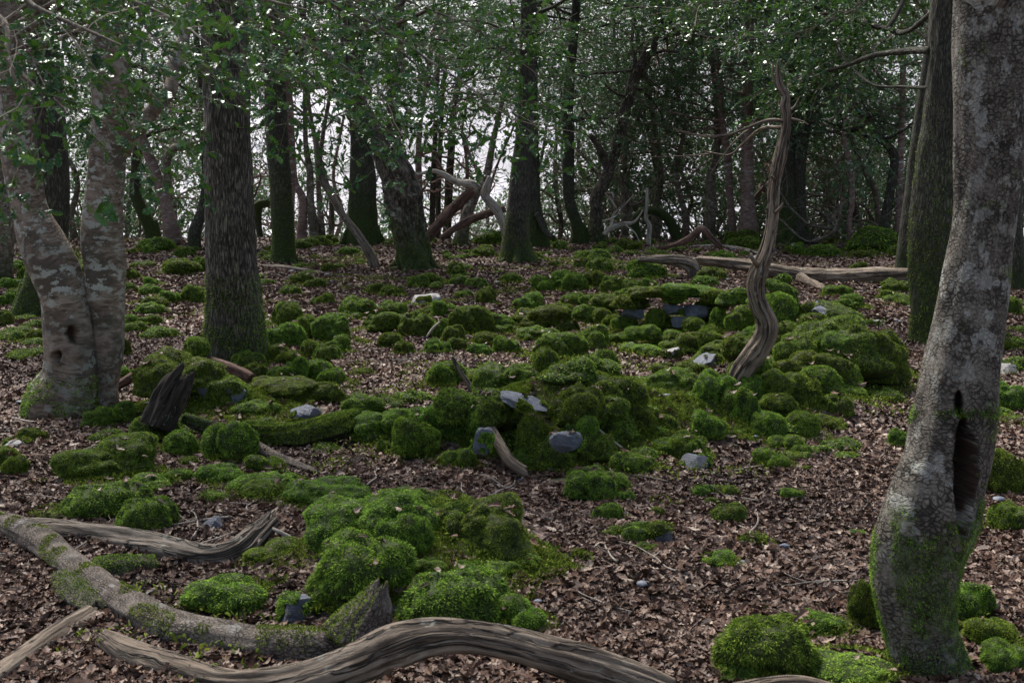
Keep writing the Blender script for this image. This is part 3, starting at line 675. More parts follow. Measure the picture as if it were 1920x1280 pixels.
TREES = []
def tree(pts, Y, mat, label, cat='tree', name='tree', seg=12, ring=.09, topz=8., flare=.5, fl_h=.25, moss0=.0, mossh=1., rough=.06, lobes=.1,
         crown=None, side=(), bank=None, leafmat='leaf', seed=1, group=None, twist=0, extra=None, tufty=0, dY=None, lead=True, mossfn=None):
    """pts: trunk centre line as (px, py, width px) from the root up at depth Y; it then runs on up to topz."""
    rg = np.random.default_rng(seed); dY = dY or [0] * len(pts)
    P = [at(a[0], a[1], Y + d) for a, d in zip(pts, dY)]; R = [a[2] * (Y + d) / FPX / 2 for a, d in zip(pts, dY)]
    if lead:
        g = float(gh(P[0][0], P[0][1])); 
        P.insert(0, np.array([P[0][0], P[0][1] + .02, min(g, P[0][2]) - .15])); R.insert(0, R[0] * 1.05)
    d = (P[-1] - P[-2]); d /= np.linalg.norm(d)
    while P[-1][2] < topz:
        d = d + rg.normal(size=3) * .10; d[2] = abs(d[2]) + .15; d /= np.linalg.norm(d); P.append(P[-1] + d * 1.0); R.append(R[-1] * .88)
    P = np.array(P); R = np.array(R)
    def disp(TH, SS, g, RR, u):
        r = 1 + lobes * noise(np.stack([np.cos(TH + twist * SS) * 1.2, np.sin(TH + twist * SS) * 1.2, SS * .5], -1) + seed, seed)
        r = r + rough * fbm(g * np.array([26, 26, 5]) + seed, 2, seed + 1)
        fl = np.exp(-np.maximum(SS - .12, 0) / fl_h)
        r = r + flare * .4 * fl * (.35 + .65 * (noise(np.stack([np.cos(TH) * 1.7, np.sin(TH) * 1.7, SS * .2], -1) + seed * 2, seed + 7) * .5 + .5) * 1.6)
        if lobes > .3: r = r + .09 * np.sin(6 * TH + 2.2 * SS + 2.5 * noise(g * 3, seed)) + .05 * np.sin(11 * TH - 3 * SS + 3 * noise(g * 4, seed + 3)) + .12 * noise(g * 8, seed + 4)
        if extra: r = r * extra(TH, SS, RR)
        return r
    ROOT = []
    a = Acc(); V, F, G = tube(P, R, seg, ring, disp); s = G[:, 2]
    mo = np.clip(1 - s / max(mossh, .01), 0, 1) * .55 * (moss0 > 0) + moss0 * .25
    if mossfn is not None: mo = np.maximum(mo, mossfn(V))
    ho = np.zeros(len(V))
    if extra is not None and len(V) > 5000:
        th_ = np.arctan2(G[:, 1], G[:, 0]); ho = np.clip((.93 - extra(th_, G[:, 2], np.full(len(V), float(R[3])))) * 4, 0, 1)
    a.add(V, F, 0, grain=G, moss=mo * (1 - ho), hole=ho)
    solo = not crown and not tufty
    base = None if solo else link(name, None, label=label, cat=cat, group=group)
    if base: base.location = P[0]
    for path, r0, r1 in side:      # explicit boughs seen in the photo
        q = np.array([at(x, y, Y + dz) for x, y, dz in path]); n = len(q); rr = np.linspace(r0, r1, n) * Y / FPX / 2
        v, f, gg = tube(q, rr, 8 if r0 * Y / FPX > .03 else 5, max(.05, ring * .8), lambda TH, SS, g, RR, u: 1 + .15 * noise(g * np.array([20, 20, 6]) + seed, seed))
        a.add(v, f, 0, grain=gg, moss=np.full(len(v), moss0 * .2))
    if tufty and Y > 12 and lead and R[1] > .1:
        nr = 7
        for k in range(nr):
            th = 2 * math.pi * (k + rg.uniform(-.3, .3)) / nr; dv = np.array([math.cos(th), math.sin(th), 0]); r1 = R[1] * .8; ln = rg.uniform(1.5, 2.9)
            q = [P[1] + dv * r1 * .55 + [0, 0, r1 * 1.7 + .06], P[1] + dv * r1 * .95 + [0, 0, r1 * .7]]
            for m_ in (1.35, 1.9, ln):
                pp = P[1] + dv * r1 * m_ + rg.normal(size=3) * r1 * .12; pp[2] = float(gh(pp[0], pp[1])) + r1 * (.16 if m_ < 1.5 else .02 if m_ < 2 else -.12); q.append(pp)
            vr, fr, gr = tube(np.array(q), np.array([.22, .30, .24, .15, .07]) * r1, 14, .04, lambda TH, SS, g, RR, u: 1 + .16 * noise(g * 22 + seed, seed)); a.add(vr, fr, 0, grain=gr, moss=np.full(len(vr), .35 + moss0 * .25)); ROOT.append((vr, fr))
    if crown and 470 < pts[0][0] < 1070 and Y > 15: crown = (max(crown[0], 3.2),) + tuple(crown[1:])
    if crown:
        zlo, zhi, rad, nl, ns = crown[:5]; ns = max(3, int(ns * (.78 if Y > 15 and pts[0][0] > 1050 else .58)))
        leafmat = 'leaf_lightened' if Y > 15 else leafmat; dens = crown[5] if len(crown) > 5 else 1.
        fine = catmull(np.hstack([P, R[:, None]]), 200); O = []; D = []
        cand = np.where((fine[:, 2] > zlo) & (fine[:, 2] < zhi))[0]
        if len(cand) == 0: cand = np.arange(190, 200)
        for k in range(nl):
            i = cand[int((k + rg.random()) / nl * len(cand)) % len(cand)]; p = fine[i, :3]; az = rg.uniform(0, 2 * math.pi); el = rg.uniform(-.15, .55)
            L = rad * rg.uniform(.6, 1.15); q = limb_path(p, az, el, L, rg); r0 = min(fine[i, 3] * .45, .035)
            v, f, gg = tube(q, np.linspace(r0, .006, len(q)), 5, .22, None, cap=False); a.add(v, f, 0, grain=gg, moss=np.full(len(v), .1))
            qq = catmull(q, 30); tn = np.gradient(qq, axis=0)
            for j in range(ns):
                t = rg.uniform(.25, 1); ii = int(t * 29); O.append(qq[ii]); dd = tn[ii] / np.linalg.norm(tn[ii]) + rg.normal(size=3) * np.array([.9, .9, .5]); D.append(dd)
        for k in range(9):
            i = cand[int(rg.integers(len(cand)))]; az = rg.uniform(0, 6.28); q = wander(fine[i, :3], (math.cos(az), math.sin(az), rg.uniform(-.3, .6)), rg.uniform(.8, 2.4), 9, rg, .5)
            v, f, gg = tube(q, np.linspace(.016, .004, len(q)), 4, .12, None, cap=False); a.add(v, f, 0, grain=gg, moss=np.zeros(len(v)))
            q2 = wander(q[4], rg.normal(size=3), .8, 6, rg, .5); v, f, gg = tube(q2, np.linspace(.008, .003, len(q2)), 4, .12, None, cap=False); a.add(v, f, 0, grain=gg, moss=np.zeros(len(v)))
        c = Acc(); add_sprays(c, O, D, rg, bank or SPR, dens)
        me = c.build('crown', [MAT['holly'], MAT[leafmat]], smooth=False); co = link('crown', me, parent=base); co.location = -P[0]
    if solo: base = link(name, a.build(name, [MAT[mat]]), label=label, cat=cat, group=group)
    else: tr = link('trunk', a.build('trunk', [MAT[mat]]), parent=base); tr.location = -P[0]
    if tufty:      # moss fronds on the foot of the trunk
        n = int(tufty); zt = P[0][2] + mossh
        mk_ = lambda p, nn: np.clip(1.1 - (p[:, 2] - P[0][2] - .1) / mossh, 0, 1) * (noise(p * 7, seed) * .5 + .55 > .32)
        lim = [f[(V[f].mean(1)[:, 2] < zt)] for f in F]; lim = [f for f in lim if len(f)]
        p, nn = tri_sample(V, lim, n, rg, mk_); TV, TF = tufts(p, nn, .014, .006, rg, .7, .6)
        b = Acc(); b.add(TV, TF, 0)
        for vr, fr in ROOT:
            p, nn = tri_sample(vr, fr, int(n / 12), rg, lambda p, nn: np.clip(nn[:, 2] + .4, 0, 1)); TV, TF = tufts(p, nn, .014, .006, rg, .7, .6); b.add(TV, TF, 0)
        m_ = link('moss_skirt', b.build('moss_skirt', [MAT['moss_tip']]), parent=base); m_.location = -P[0]
    TREES.append((label, pts[0])); return base, P, R, V, F

# --- front and middle trees
OAK = ((433, 668, 132), (438, 600, 108), (434, 520, 99), (431, 450, 95), (427, 300, 90), (424, 150, 86), (420, 0, 82))
YO = ground_Y(440, 680)
tree(OAK, YO, 'oak', 'big straight oak with deeply furrowed bark, the thickest upright trunk', cat='oak tree', name='oak_tree', seg=120, ring=.022, topz=9,
     flare=.32, fl_h=.28, moss0=.7, mossh=.9, rough=.09, lobes=.09, crown=(5.5, 9, 3.0, 10, 6), seed=21, tufty=26000)
YB = ground_Y(150, 770)
def hollow(th0, s0, w, h, depth):
    def f(TH, SS, RR):
        q = (np.angle(np.exp(1j * (TH - th0))) * RR / w) ** 2 + ((SS - s0) / h) ** 2
        q = q * (1 + .7 * noise(np.stack([TH * 6, SS * 30, TH * 0], -1), 4))
        return 1 - depth * np.exp(-q ** 2) + .12 * np.exp(-(q - 1.6) ** 2 * 2)
    return f
HB = (hollow(-1.75, .58, .032, .035, .45), hollow(-1.1, .72, .034, .055, .45))
TW = link('twin_stemmed_tree', None, label='twin-stemmed lichened tree, one stem leaning and hollowed near the foot', cat='tree')
TW.location = at(150, 770, YB)
def stem(pts, mat, name, seed, side=(), topz=8, tufty=0, extra=None, parent=TW, Y=YB, dY=None, seg=80, ring=.022, **kw):
    b, P, R, V, F = tree(pts, Y, mat, None, cat=None, seg=seg, ring=ring, topz=topz, seed=seed, side=side, tufty=tufty, extra=extra, dY=dY, **kw)
    TREES.pop()
    for ch in list(b.children):
        w_ = Vector(b.location); ch.parent = parent; ch.location = Vector(ch.location) + w_ - Vector(parent.location)
        if ch.name.startswith('trunk'): ch.name = name
    bpy.data.objects.remove(b)
stem([(118, 752, 136), (130, 700, 104), (131, 650, 98), (126, 600, 94), (118, 550, 90), (98, 500, 92), (76, 450, 84), (58, 400, 66), (46, 350, 66), (38, 300, 66), (26, 200, 64), (14, 100, 56), (8, 0, 46), (4, -60, 44)],
     'birch', 'trunk', 31, extra=lambda TH, SS, RR: HB[0](TH, SS, RR) * HB[1](TH, SS, RR), flare=.5, fl_h=.16, moss0=.8, mossh=.42, rough=.07, lobes=.16, tufty=22000, crown=(4.5, 7, 2, 5, 5))
stem([(188, 745, 60), (200, 700, 48), (203, 650, 56), (201, 600, 62), (197, 550, 74), (197, 500, 74), (191, 450, 76), (193, 400, 72), (197, 350, 68), (201, 300, 66), (205, 200, 62), (203, 100, 64), (203, 0, 62), (208, -60, 60)],
     'birch', 'trunk', 32, flare=.4, fl_h=.16, moss0=.8, mossh=.36, dY=[.08] * 14, rough=.035, lobes=.06, tufty=7000, crown=(4.5, 7, 2, 5, 5),
     side=[([(228, 285, .1), (244, 250, .05), (268, 232, 0), (292, 200, 0), (318, 170, 0), (326, 125, .1), (344, 70, .2), (352, 20, .3), (372, -60, .5)], 34, 20),
           ([(222, 70, 0), (180, 20, -.3), (140, -30, -.6)], 12, 6)])

def T(pts, mat, label, Y=None, **kw):
    Yd = Y or ground_Y(pts[0][0], pts[0][1]); kw.setdefault('seed', int(pts[0][0] * 7 + pts[0][1]) % 991)
    return tree(pts, Yd, mat, label, **kw)
T([(72, 590, 84), (88, 520, 70), (96, 440, 60), (100, 350, 56), (92, 230, 56), (82, 120, 54), (75, 0, 52)], 'dark', 'dark mossy trunk close behind the leaning left stem of the twin-stemmed tree',
  seg=64, ring=.04, flare=.3, moss0=.9, mossh=1.2, tufty=9000, crown=(4, 8, 2.2, 8, 6))
T([(-2, 520, 46), (6, 440, 40), (2, 380, 38), (-20, 250, 38), (-50, 100, 36)], 'holly', 'grey trunk cut by the left edge of the view, behind the leaning stem', seg=32, moss0=.4, crown=(3, 7, 2.2, 10, 7))
T([(532, 492, 46), (530, 440, 41), (526, 350, 41), (519, 250, 41), (514, 140, 38), (508, 40, 36), (505, -30, 34)], 'dark', 'straight dark tree just right of the big furrowed oak',
  seg=56, ring=.05, flare=.35, fl_h=.3, moss0=.9, mossh=2.2, tufty=9000, crown=(3.2, 8, 2.2, 14, 8))
T([(541, 430, 22), (543, 300, 22), (540, 200, 20), (535, 120, 20), (536, 0, 18)], 'pink', 'slim brown stem directly behind the straight dark tree right of the oak', Y=19.5, seg=16, topz=7, crown=(3, 7, 2.2, 12, 8))
T([(680, 441, 60), (680, 405, 54), (680, 375, 52), (680, 331, 50), (676, 266, 38), (671, 211, 34), (660, 120, 32), (652, 0, 28)], 'dark', 'broad mossy trunk behind the twisted leaning tree, left of it',
  seg=48, ring=.06, flare=.4, fl_h=.3, moss0=1.4, mossh=1.6, tufty=9000, crown=(3, 7.5, 2.4, 18, 9))
T([(778, 505, 72), (772, 470, 62), (763, 420, 60), (753, 370, 62), (740, 320, 58), (722, 275, 48), (698, 248, 36), (680, 215, 32), (664, 170, 30), (655, 110, 28), (645, 20, 26), (640, -40, 24)], 'gnarl',
  'twisted fluted tree left of centre, leaning hard to the left over mossy roots', cat='holly tree', name='holly_tree', seg=96, ring=.03, flare=.0, fl_h=.25, moss0=.9, mossh=1.1, lobes=.42, twist=1.2, rough=.10, tufty=14000,
  side=[([(728, 280, .1), (738, 250, .1), (736, 200, .2), (745, 120, .3), (750, 0, .4)], 34, 18), ([(664, 170, 0), (620, 120, -.6), (585, 70, -1.2), (560, 10, -1.6)], 18, 8),
        ([(656, 120, 0), (720, 60, -.8), (800, 20, -1.6)], 14, 6)], crown=(1.9, 7, 2.6, 22, 9))
T([(705, 503, 20), (690, 470, 17), (668, 435, 15), (646, 408, 14), (622, 366, 15), (600, 325, 12), (592, 270, 9), (580, 200, 7), (572, 120, 5)], 'deadgrey', 'thin dead bough leaning left, propped in front of the broad mossy trunk',
  cat='dead tree', name='dead_tree', seg=20, ring=.05, flare=.1, topz=2.0, moss0=.2)
T([(862, 460, 28), (868, 430, 22), (877, 397, 20), (894, 357, 18), (912, 327, 15), (920, 287, 12), (932, 230, 9), (950, 150, 7)], 'holly', 'slim crooked tree with a mossy foot between the leaning holly and the mid oak',
  seg=24, ring=.06, flare=.4, moss0=.8, mossh=.6, tufty=4000, topz=4.2, crown=(2.4, 5, 1.8, 12, 8), side=[([(905, 338, 0), (880, 290, .3), (868, 250, .3), (840, 230, .4)], 8, 4)])
T([(972, 492, 62), (968, 455, 48), (973, 375, 42), (977, 309, 38), (984, 244, 34), (988, 150, 32), (990, 60, 30), (992, -20, 28)], 'dark', 'fluted dark oak near the middle, its foot spread among mossy stones', cat='oak tree', name='oak_tree',
  seg=64, ring=.05, flare=.5, fl_h=.3, moss0=.8, mossh=1.0, tufty=14000, lobes=.16, crown=(3.3, 8, 2.4, 14, 8))
T([(1004, 438, 44), (1001, 410, 32), (1001, 375, 24), (1001, 309, 22), (999, 244, 20), (1000, 150, 18), (1003, 50, 16)], 'dark', 'smaller dark trunk close behind the fluted mid oak, one long root showing', Y=23, seg=36, ring=.06,
  flare=.7, moss0=1.1, mossh=1.2, tufty=6000, crown=(2.6, 7, 2.4, 16, 9), side=[([(1008, 400, -.2), (1022, 432, -.4), (1038, 446, -.6)], 14, 8)])
T([(1087, 447, 32), (1080, 414, 23), (1067, 375, 22), (1065, 320, 23), (1065, 244, 22), (1064, 200, 21), (1070, 120, 18), (1078, 40, 16), (1082, -30, 14)], 'dark', 'slender dark mossy tree curved at its foot, between mid oak and long brown tree',
  seg=36, ring=.06, flare=.4, moss0=1.0, mossh=1.2, tufty=5000, crown=(2.4, 7, 2.4, 18, 9))
T([(1117, 450, 34), (1119, 397, 24), (1119, 371, 24), (1135, 336, 22), (1150, 294, 20), (1163, 244, 21), (1174, 200, 21), (1188, 150, 20), (1208, 110, 20), (1228, 70, 19), (1248, 20, 18), (1262, -40, 17)], 'gnarl',
  'long brown leaning tree, forked high up', cat='holly tree', name='holly_tree', seg=40, ring=.06, flare=.35, moss0=.4, mossh=.8, tufty=4000,
  side=[([(1186, 155, 0), (1190, 110, 0), (1184, 85, .1), (1190, 30, .2)], 10, 5), ([(1130, 345, 0), (1100, 300, .5), (1060, 260, 1)], 5, 3), ([(1144, 325, 0), (1136, 305, 0), (1122, 276, .1), (1106, 252, .2)], 19, 9)], crown=(2.6, 7, 2.8, 20, 9))
# snag
YS = ground_Y(1385, 790)
snag = T([(1376, 730, 22), (1390, 702, 36), (1414, 668, 40), (1434, 636, 38), (1438, 606, 34), (1421, 566, 31), (1417, 532, 32), (1426, 500, 30), (1440, 458, 25), (1449, 405, 22), (1452, 352, 21), (1463, 300, 22), (1472, 258, 21),
          (1475, 222, 17), (1472, 200, 17), (1474, 180, 12), (1462, 160, 13), (1459, 140, 9), (1461, 112, 4)], 'dead', 'tall bare twisted dead snag rising out of the ruined wall', Y=YS, cat='dead tree', name='dead_tree', seg=64, ring=.02, topz=0, flare=.0,
         lobes=.34, twist=2.2, rough=.12, lead=False, moss0=0,
         side=[([(1472, 228, 0), (1440, 226, -.1), (1400, 240, -.2), (1370, 252, -.2), (1330, 256, -.3), (1290, 250, -.3), (1264, 242, -.4)], 8, 3),
               ([(1468, 240, 0), (1430, 240, .1), (1400, 262, .2), (1370, 290, .2), (1340, 288, .1), (1320, 284, 0)], 7, 3),
               ([(1474, 222, 0), (1500, 226, 0), (1516, 234, 0)], 6, 2), ([(1470, 215, 0), (1490, 200, .1), (1500, 180, .1)], 6, 2), ([(1340, 288, .1), (1290, 292, .1), (1215, 295, 0)], 3, 1.5), ([(1425, 500, 0), (1412, 488, -.1), (1408, 474, -.1)], 12, 5), ([(1462, 165, 0), (1450, 150, 0), (1448, 118, 0)], 7, 2),
               ([(1450, 400, 0), (1462, 392, -.1), (1468, 380, -.1)], 9, 3), ([(1455, 340, 0), (1446, 330, -.1)], 8, 4),
               ([(1418, 232, -.1), (1380, 262, -.1), (1350, 300, 0), (1330, 330, 0)], 4, 1.5)])
T([(1480, 450, 70), (1480, 415, 52), (1480, 353, 38), (1482, 266, 32), (1486, 180, 30), (1490, 60, 28), (1492, -20, 26)], 'dark', 'buttressed mossy tree directly behind the dead snag, roots spreading right',
  seg=48, ring=.06, flare=.5, fl_h=.4, moss0=1.3, mossh=1.4, tufty=12000, crown=(2.7, 7, 2.6, 16, 9), side=[([(1492, 420, -.2), (1506, 440, -.5), (1530, 458, -.9)], 24, 10)])
T([(1504, 435, 22), (1502, 380, 19), (1501, 309, 21), (1508, 244, 22), (1520, 180, 20), (1535, 120, 16), (1545, 60, 12)], 'dark', 'thinner moss-edged stem just right of the buttressed mossy tree', Y=23.5, seg=24, ring=.08, moss0=1., crown=(2.4, 6, 2.4, 16, 9))
T([(1403, 434, 34), (1402, 400, 27), (1401, 353, 25), (1401, 288, 24), (1401, 222, 21), (1404, 140, 18), (1406, 40, 16)], 'pink', 'straight lichen-spotted brown trunk left of the dead snag', Y=24, seg=24, ring=.08, moss0=.1, crown=(3, 7, 2.4, 16, 9))
T([(1329, 428, 22), (1334, 386, 20), (1332, 331, 16), (1343, 298, 13), (1345, 222, 12), (1340, 150, 10)], 'holly', 'gnarled grey trunk with a mossy foot above the bent dead root', Y=25, seg=20, ring=.08, moss0=.5, crown=(2, 6, 2.4, 16, 9))
T([(1374, 430, 14), (1368, 353, 14), (1364, 287, 14), (1353, 222, 12), (1350, 140, 10)], 'pink', 'thin wavy brown stem left of the lichen-spotted straight trunk', Y=24.5, seg=16, ring=.1, crown=(2, 6, 2.2, 14, 9))
T([(1596, 449, 10), (1592, 419, 8), (1598, 375, 10), (1594, 320, 10), (1587, 277, 9), (1581, 250, 7), (1590, 190, 6)], 'pink', 'very thin reddish kinked sapling in the gap right of the buttressed tree', Y=23, seg=12, ring=.08, topz=3.4, flare=.2, crown=(2.2, 4, 1.4, 10, 7),
  side=[([(1590, 280, 0), (1565, 310, .3), (1530, 335, .6)], 6, 4)])
T([(1657, 436, 22), (1668, 364, 17), (1677, 298, 16), (1662, 270, 14), (1646, 255, 13), (1624, 228, 11), (1600, 190, 9)], 'dark', 'dark tree bending left at the top behind the large mossy boulder on the right', Y=23, seg=20, ring=.08, moss0=.5, crown=(2., 6, 2.4, 18, 9))
T([(1646, 420, 9), (1642, 364, 12), (1627, 331, 12), (1616, 312, 9)], 'holly', 'forked grey stem left of the dark bending tree', Y=25, seg=14, topz=4, crown=(1.9, 5, 2.2, 14, 9))
T([(1685, 442, 15), (1687, 331, 13), (1690, 255, 12), (1693, 150, 11), (1694, 0, 10)], 'pink', 'thin straight red-brown trunk left of the dark right-hand trees', Y=23, seg=14, ring=.1, crown=(2.6, 7, 2.2, 14, 9))
T([(1703, 447, 34), (1712, 353, 28), (1720, 280, 26), (1730, 200, 24), (1745, 90, 22), (1755, 0, 22)], 'dark', 'dark trunk leaning right, half hidden by the wide dark tree on the right', Y=18, seg=32, ring=.06, moss0=.5, mossh=1, crown=(3.5, 8, 2.2, 10, 8))
T([(1752, 632, 84), (1750, 580, 78), (1748, 500, 80), (1752, 420, 84), (1760, 330, 82), (1770, 230, 74), (1776, 120, 66), (1780, 0, 62)], 'dark', 'wide dark tree just left of the scarred foreground tree', Y=ground_Y(1750, 642), seg=90, ring=.035, flare=.15, moss0=.55, mossh=2.5,
  lobes=.12, rough=.08, tufty=20000, crown=(5, 9, 2.4, 8, 6),
  side=[([(1745, 95, 0), (1700, 96, .4), (1640, 104, .8), (1590, 122, 1.1), (1545, 136, 1.4)], 14, 7), ([(1740, 165, 0), (1690, 163, .4), (1640, 160, .6), (1600, 130, 1), (1570, 90, 1.3), (1552, 20, 1.6)], 6, 3),
        ([(1752, 20, 0), (1700, 60, .8), (1665, 55, 1.2), (1615, 42, 1.5)], 9, 12), ([(1665, 55, 1.2), (1690, 10, 1.3), (1700, -30, 1.4)], 11, 7)])
T([(1908, 545, 40), (1905, 480, 34), (1900, 400, 32), (1905, 300, 30), (1912, 150, 28), (1918, 0, 28)], 'dark', 'dark trunk at the right edge, behind the scarred foreground tree', seg=28, ring=.08, moss0=.5, crown=(3, 8, 2.4, 12, 8))
# far, behind the crest on the left
T([(287, 436, 26), (271, 403, 24), (255, 362, 22), (256, 320, 20), (258, 270, 18), (250, 200, 16)], 'dark', 'bent mossy trunk seen just right of the twin-stemmed tree', Y=23.5, seg=24, ring=.07, moss0=1.6, mossh=1.5, tufty=4000, crown=(1.9, 6.5, 2.4, 18, 9))
T([(322, 434, 32), (316, 405, 24), (310, 383, 21), (291, 322, 20), (273, 277, 18), (261, 245, 17), (245, 180, 15)], 'pink', 'grey-brown tree leaning left in front of the bright gap beside the oak', Y=23, seg=24, ring=.07, flare=.7, moss0=.1, crown=(2.5, 7, 2.2, 16, 9))
T([(312, 400, 14), (314, 342, 14), (314, 297, 15), (326, 279, 15), (350, 274, 14), (376, 268, 12), (405, 262, 10)], 'holly', 'crooked tree whose bough bends right towards the big oak', Y=26, seg=18, ring=.07, topz=0, moss0=.5, flare=.2,
  side=[([(326, 279, 0), (335, 255, .2), (345, 225, .3), (350, 190, .3)], 11, 6), ([(330, 270, 0), (352, 262, .1), (375, 250, .1)], 6, 4)])
T([(365, 436, 22), (379, 393, 18), (385, 332, 13), (380, 261, 13), (378, 180, 12)], 'dark', 'dark wavy trunk peeping out left of the big oak', Y=22, seg=20, ring=.07, moss0=.3, crown=(2.2, 7, 2.2, 14, 9))
T([(566, 437, 18), (568, 375, 15), (553, 342, 13), (549, 298, 10), (540, 262, 8), (545, 180, 7)], 'pink', 'reddish crooked stem right of the straight dark tree', Y=24, seg=14, ring=.07, flare=.6, topz=4, crown=(2.4, 6, 2.0, 14, 9))
T([(588, 434, 16), (582, 375, 14), (581, 320, 12), (573, 266, 9), (572, 150, 8), (570, 40, 7)], 'holly', 'thin straight stem between the reddish crooked stem and the broad mossy trunk', Y=24, seg=14, ring=.08, crown=(2.3, 7, 2.0, 14, 9),
  side=[([(582, 400, 0), (601, 420, .1), (604, 436, .1)], 12, 12)])
T([(604, 440, 13), (600, 390, 11), (597, 330, 9), (606, 250, 8), (622, 160, 7)], 'holly', 'mossy-footed slim stem left of the dead leaning bough', Y=26, seg=14, ring=.08, moss0=.9, crown=(2.1, 6, 2.0, 14, 9))
T([(787, 450, 15), (787, 397, 13), (785, 298, 12), (788, 230, 10)], 'pink', 'slender pinkish stem right of the twisted leaning tree', Y=26, seg=14, ring=.08, crown=(2.2, 6, 2.2, 16, 9))
T([(810, 450, 11), (812, 340, 10), (816, 255, 9), (818, 180, 8)], 'dark', 'left of the pair of thin black stems in the bright gap', Y=28, seg=12, ring=.1, crown=(2.6, 6, 2.2, 16, 9))
T([(822, 450, 10), (822, 340, 10), (826, 261, 9), (830, 180, 8)], 'dark', 'right of the pair of thin black stems in the bright gap', Y=28.5, seg=12, ring=.1, crown=(2.6, 6, 2.2, 12, 9))
T([(838, 450, 17), (841, 380, 16), (846, 287, 14), (852, 200, 12)], 'dark', 'mossy pale-green trunk behind the pale dead branch', Y=30, seg=14, ring=.1, moss0=1.2, mossh=3, crown=(2.4, 6, 2.4, 18, 9))
T([(1170, 450, 11), (1170, 353, 9), (1172, 250, 8)], 'holly', 'grey thin stem behind the tangle of white dead twigs', Y=26, seg=12, ring=.1, crown=(1.9, 6, 2.4, 20, 9))
T([(1272, 458, 19), (1264, 430, 18), (1253, 412, 17), (1238, 399, 16), (1222, 394, 15), (1205, 396, 15), (1190, 412, 15), (1194, 440, 16), (1199, 460, 17)], 'dark', 'mossy trunk bowed over into an arch touching the ground at both ends',
  Y=24.5, seg=20, ring=.05, topz=-9, moss0=1.5, mossh=9, flare=0, lead=False)
T([(1229, 455, 20), (1231, 386, 15), (1238, 330, 12), (1230, 260, 11)], 'holly', 'brown trunk rising behind the mossy arch', Y=27, seg=14, ring=.08, crown=(1.9, 6, 2.6, 22, 9))
T([(1216, 447, 9), (1218, 423, 8), (1211, 408, 7), (1213, 380, 6), (1213, 352, 5)], 'deadpale', 'white bare dead stub standing before the mossy arch', Y=23, cat='dead tree', name='dead_tree', seg=12, ring=.03, topz=-9, flare=.1)
# further holly trees filling the wood behind, and one row in front of them
FARL = [(150, 27), (215, 31), (40, 24), (430, 30), (470, 34), (640, 33), (720, 30), (1010, 34), (1100, 30), (1150, 33), (1300, 30), (1430, 33), (1600, 31), (1740, 27), (1830, 24), (1890, 30), (-60, 22), (1980, 22), (360, 36), (900, 37), (1250, 36), (1500, 37), (1690, 37),
        (1290, 26), (1560, 27)]
for k, (px, Y) in enumerate(FARL):
    rg = np.random.default_rng(700 + k); x = at(px, 440, Y)[0]; g = float(gh(x, Y)); lean = rg.uniform(-.25, .25)
    lean *= 1.6; wb = rg.uniform(-.22, .22, 4)
    q = [(x, Y, g - .1), (x + lean * .4 + wb[0], Y, g + .8), (x + lean * .9 + wb[1], Y, g + 1.7), (x + lean * 1.5 + wb[2], Y, g + 2.7), (x + lean * 2 + wb[3], Y, g + 3.8)]
    pts = [(float(proj(p)[0]), float(proj(p)[1]), wv * FPX / Y) for p, wv in zip(q, (.20, .14, .12, .10, .08))]
    lowc = (px > 1030) or px < 240
    bt = tree(pts, Y, ['holly', 'dark', 'pink'][k % 3], None, seg=12, ring=.15, seed=700 + k, moss0=.4, topz=g + 7.0, lead=False, name='holly_tree', cat='holly tree', group='holly trees in the background of the wood',
         crown=(g + (1.0 if lowc else 3.7), g + 8.0, 2.6, 20 if lowc else 12, 9, 1.1), bank=SPR_FAR if Y > 26 else SPR, leafmat='leaf_lightened')
    AUTO.append((bt[0], 'tree', (pts[1][0], 440, 20, 20)))

# --- scarred foreground tree on the right
YV = 3.62
def scar(TH, SS, RR):
    d = np.angle(np.exp(1j * (TH + 1.42 - (1.05 - SS) * 1.6)))
    s0 = 1.05; q = (d * RR / .040) ** 2 + ((SS - s0) / .175) ** 2 + .55 * fbm(np.stack([TH * 5, SS * 22, TH * 0], -1), 3, 9)
    q2 = ((d + .12) * RR / .016) ** 2 + ((SS - 1.27) / .040) ** 2
    lip = .07 * np.exp(-(q - 1.5) ** 2 * 5)
    return 1 - .78 * sstep(1.15, .55, q) - .6 * sstep(1.2, .5, q2) + lip
PV = [(1762, 1330, 165), (1752, 1280, 155), (1728, 1200, 135), (1720, 1150, 144), (1716, 1100, 156), (1718, 1050, 168), (1727, 1010, 176), (1745, 960, 178), (1762, 900, 164), (1775, 860, 157), (1786, 800, 148), (1802, 700, 134),
      (1818, 600, 122), (1832, 500, 114), (1847, 400, 106), (1854, 300, 114), (1857, 150, 120), (1861, 0, 126), (1864, -80, 128)]
def mossV(p, n=None):
    x, y, f = proj(p); z = noise(p * 9, 3) + .6 * noise(p * 30, 4)
    low = sstep(880, 1060, y) * 1.25 + .95 * np.exp(-((y - 775) / 14) ** 2) * (x > 1700) + .35 * sstep(1800, 1870, x) * sstep(700, 760, y) - 2 * ((x > 1755) & (x < 1830) & (y > 785) & (y < 975)) - .9 * np.exp(-((x - 1655 - .1 * np.maximum(y - 1000, 0)) / 14) ** 2)
    return np.clip((z * .8 + low * 1.1 - .55) * 2, 0, 1)
bV, P_, R__, V_, F_ = tree(PV, YV, 'plate', 'scarred grey tree, bulging below a long dark cavity, moss on its lower half', seg=220, ring=.009, topz=5.5, seed=77, flare=.0, lobes=.12, rough=.07, extra=scar,
     moss0=.25, mossh=1.0, tufty=0, crown=(4.2, 5.5, 2, 5, 4), cat='tree', mossfn=lambda p: mossV(p) * .6)
p_, n_ = tri_sample(V_, F_, 260000, rng, mossV); TV, TF = tufts(p_, n_, .006, .0022, rng, .8, .6)
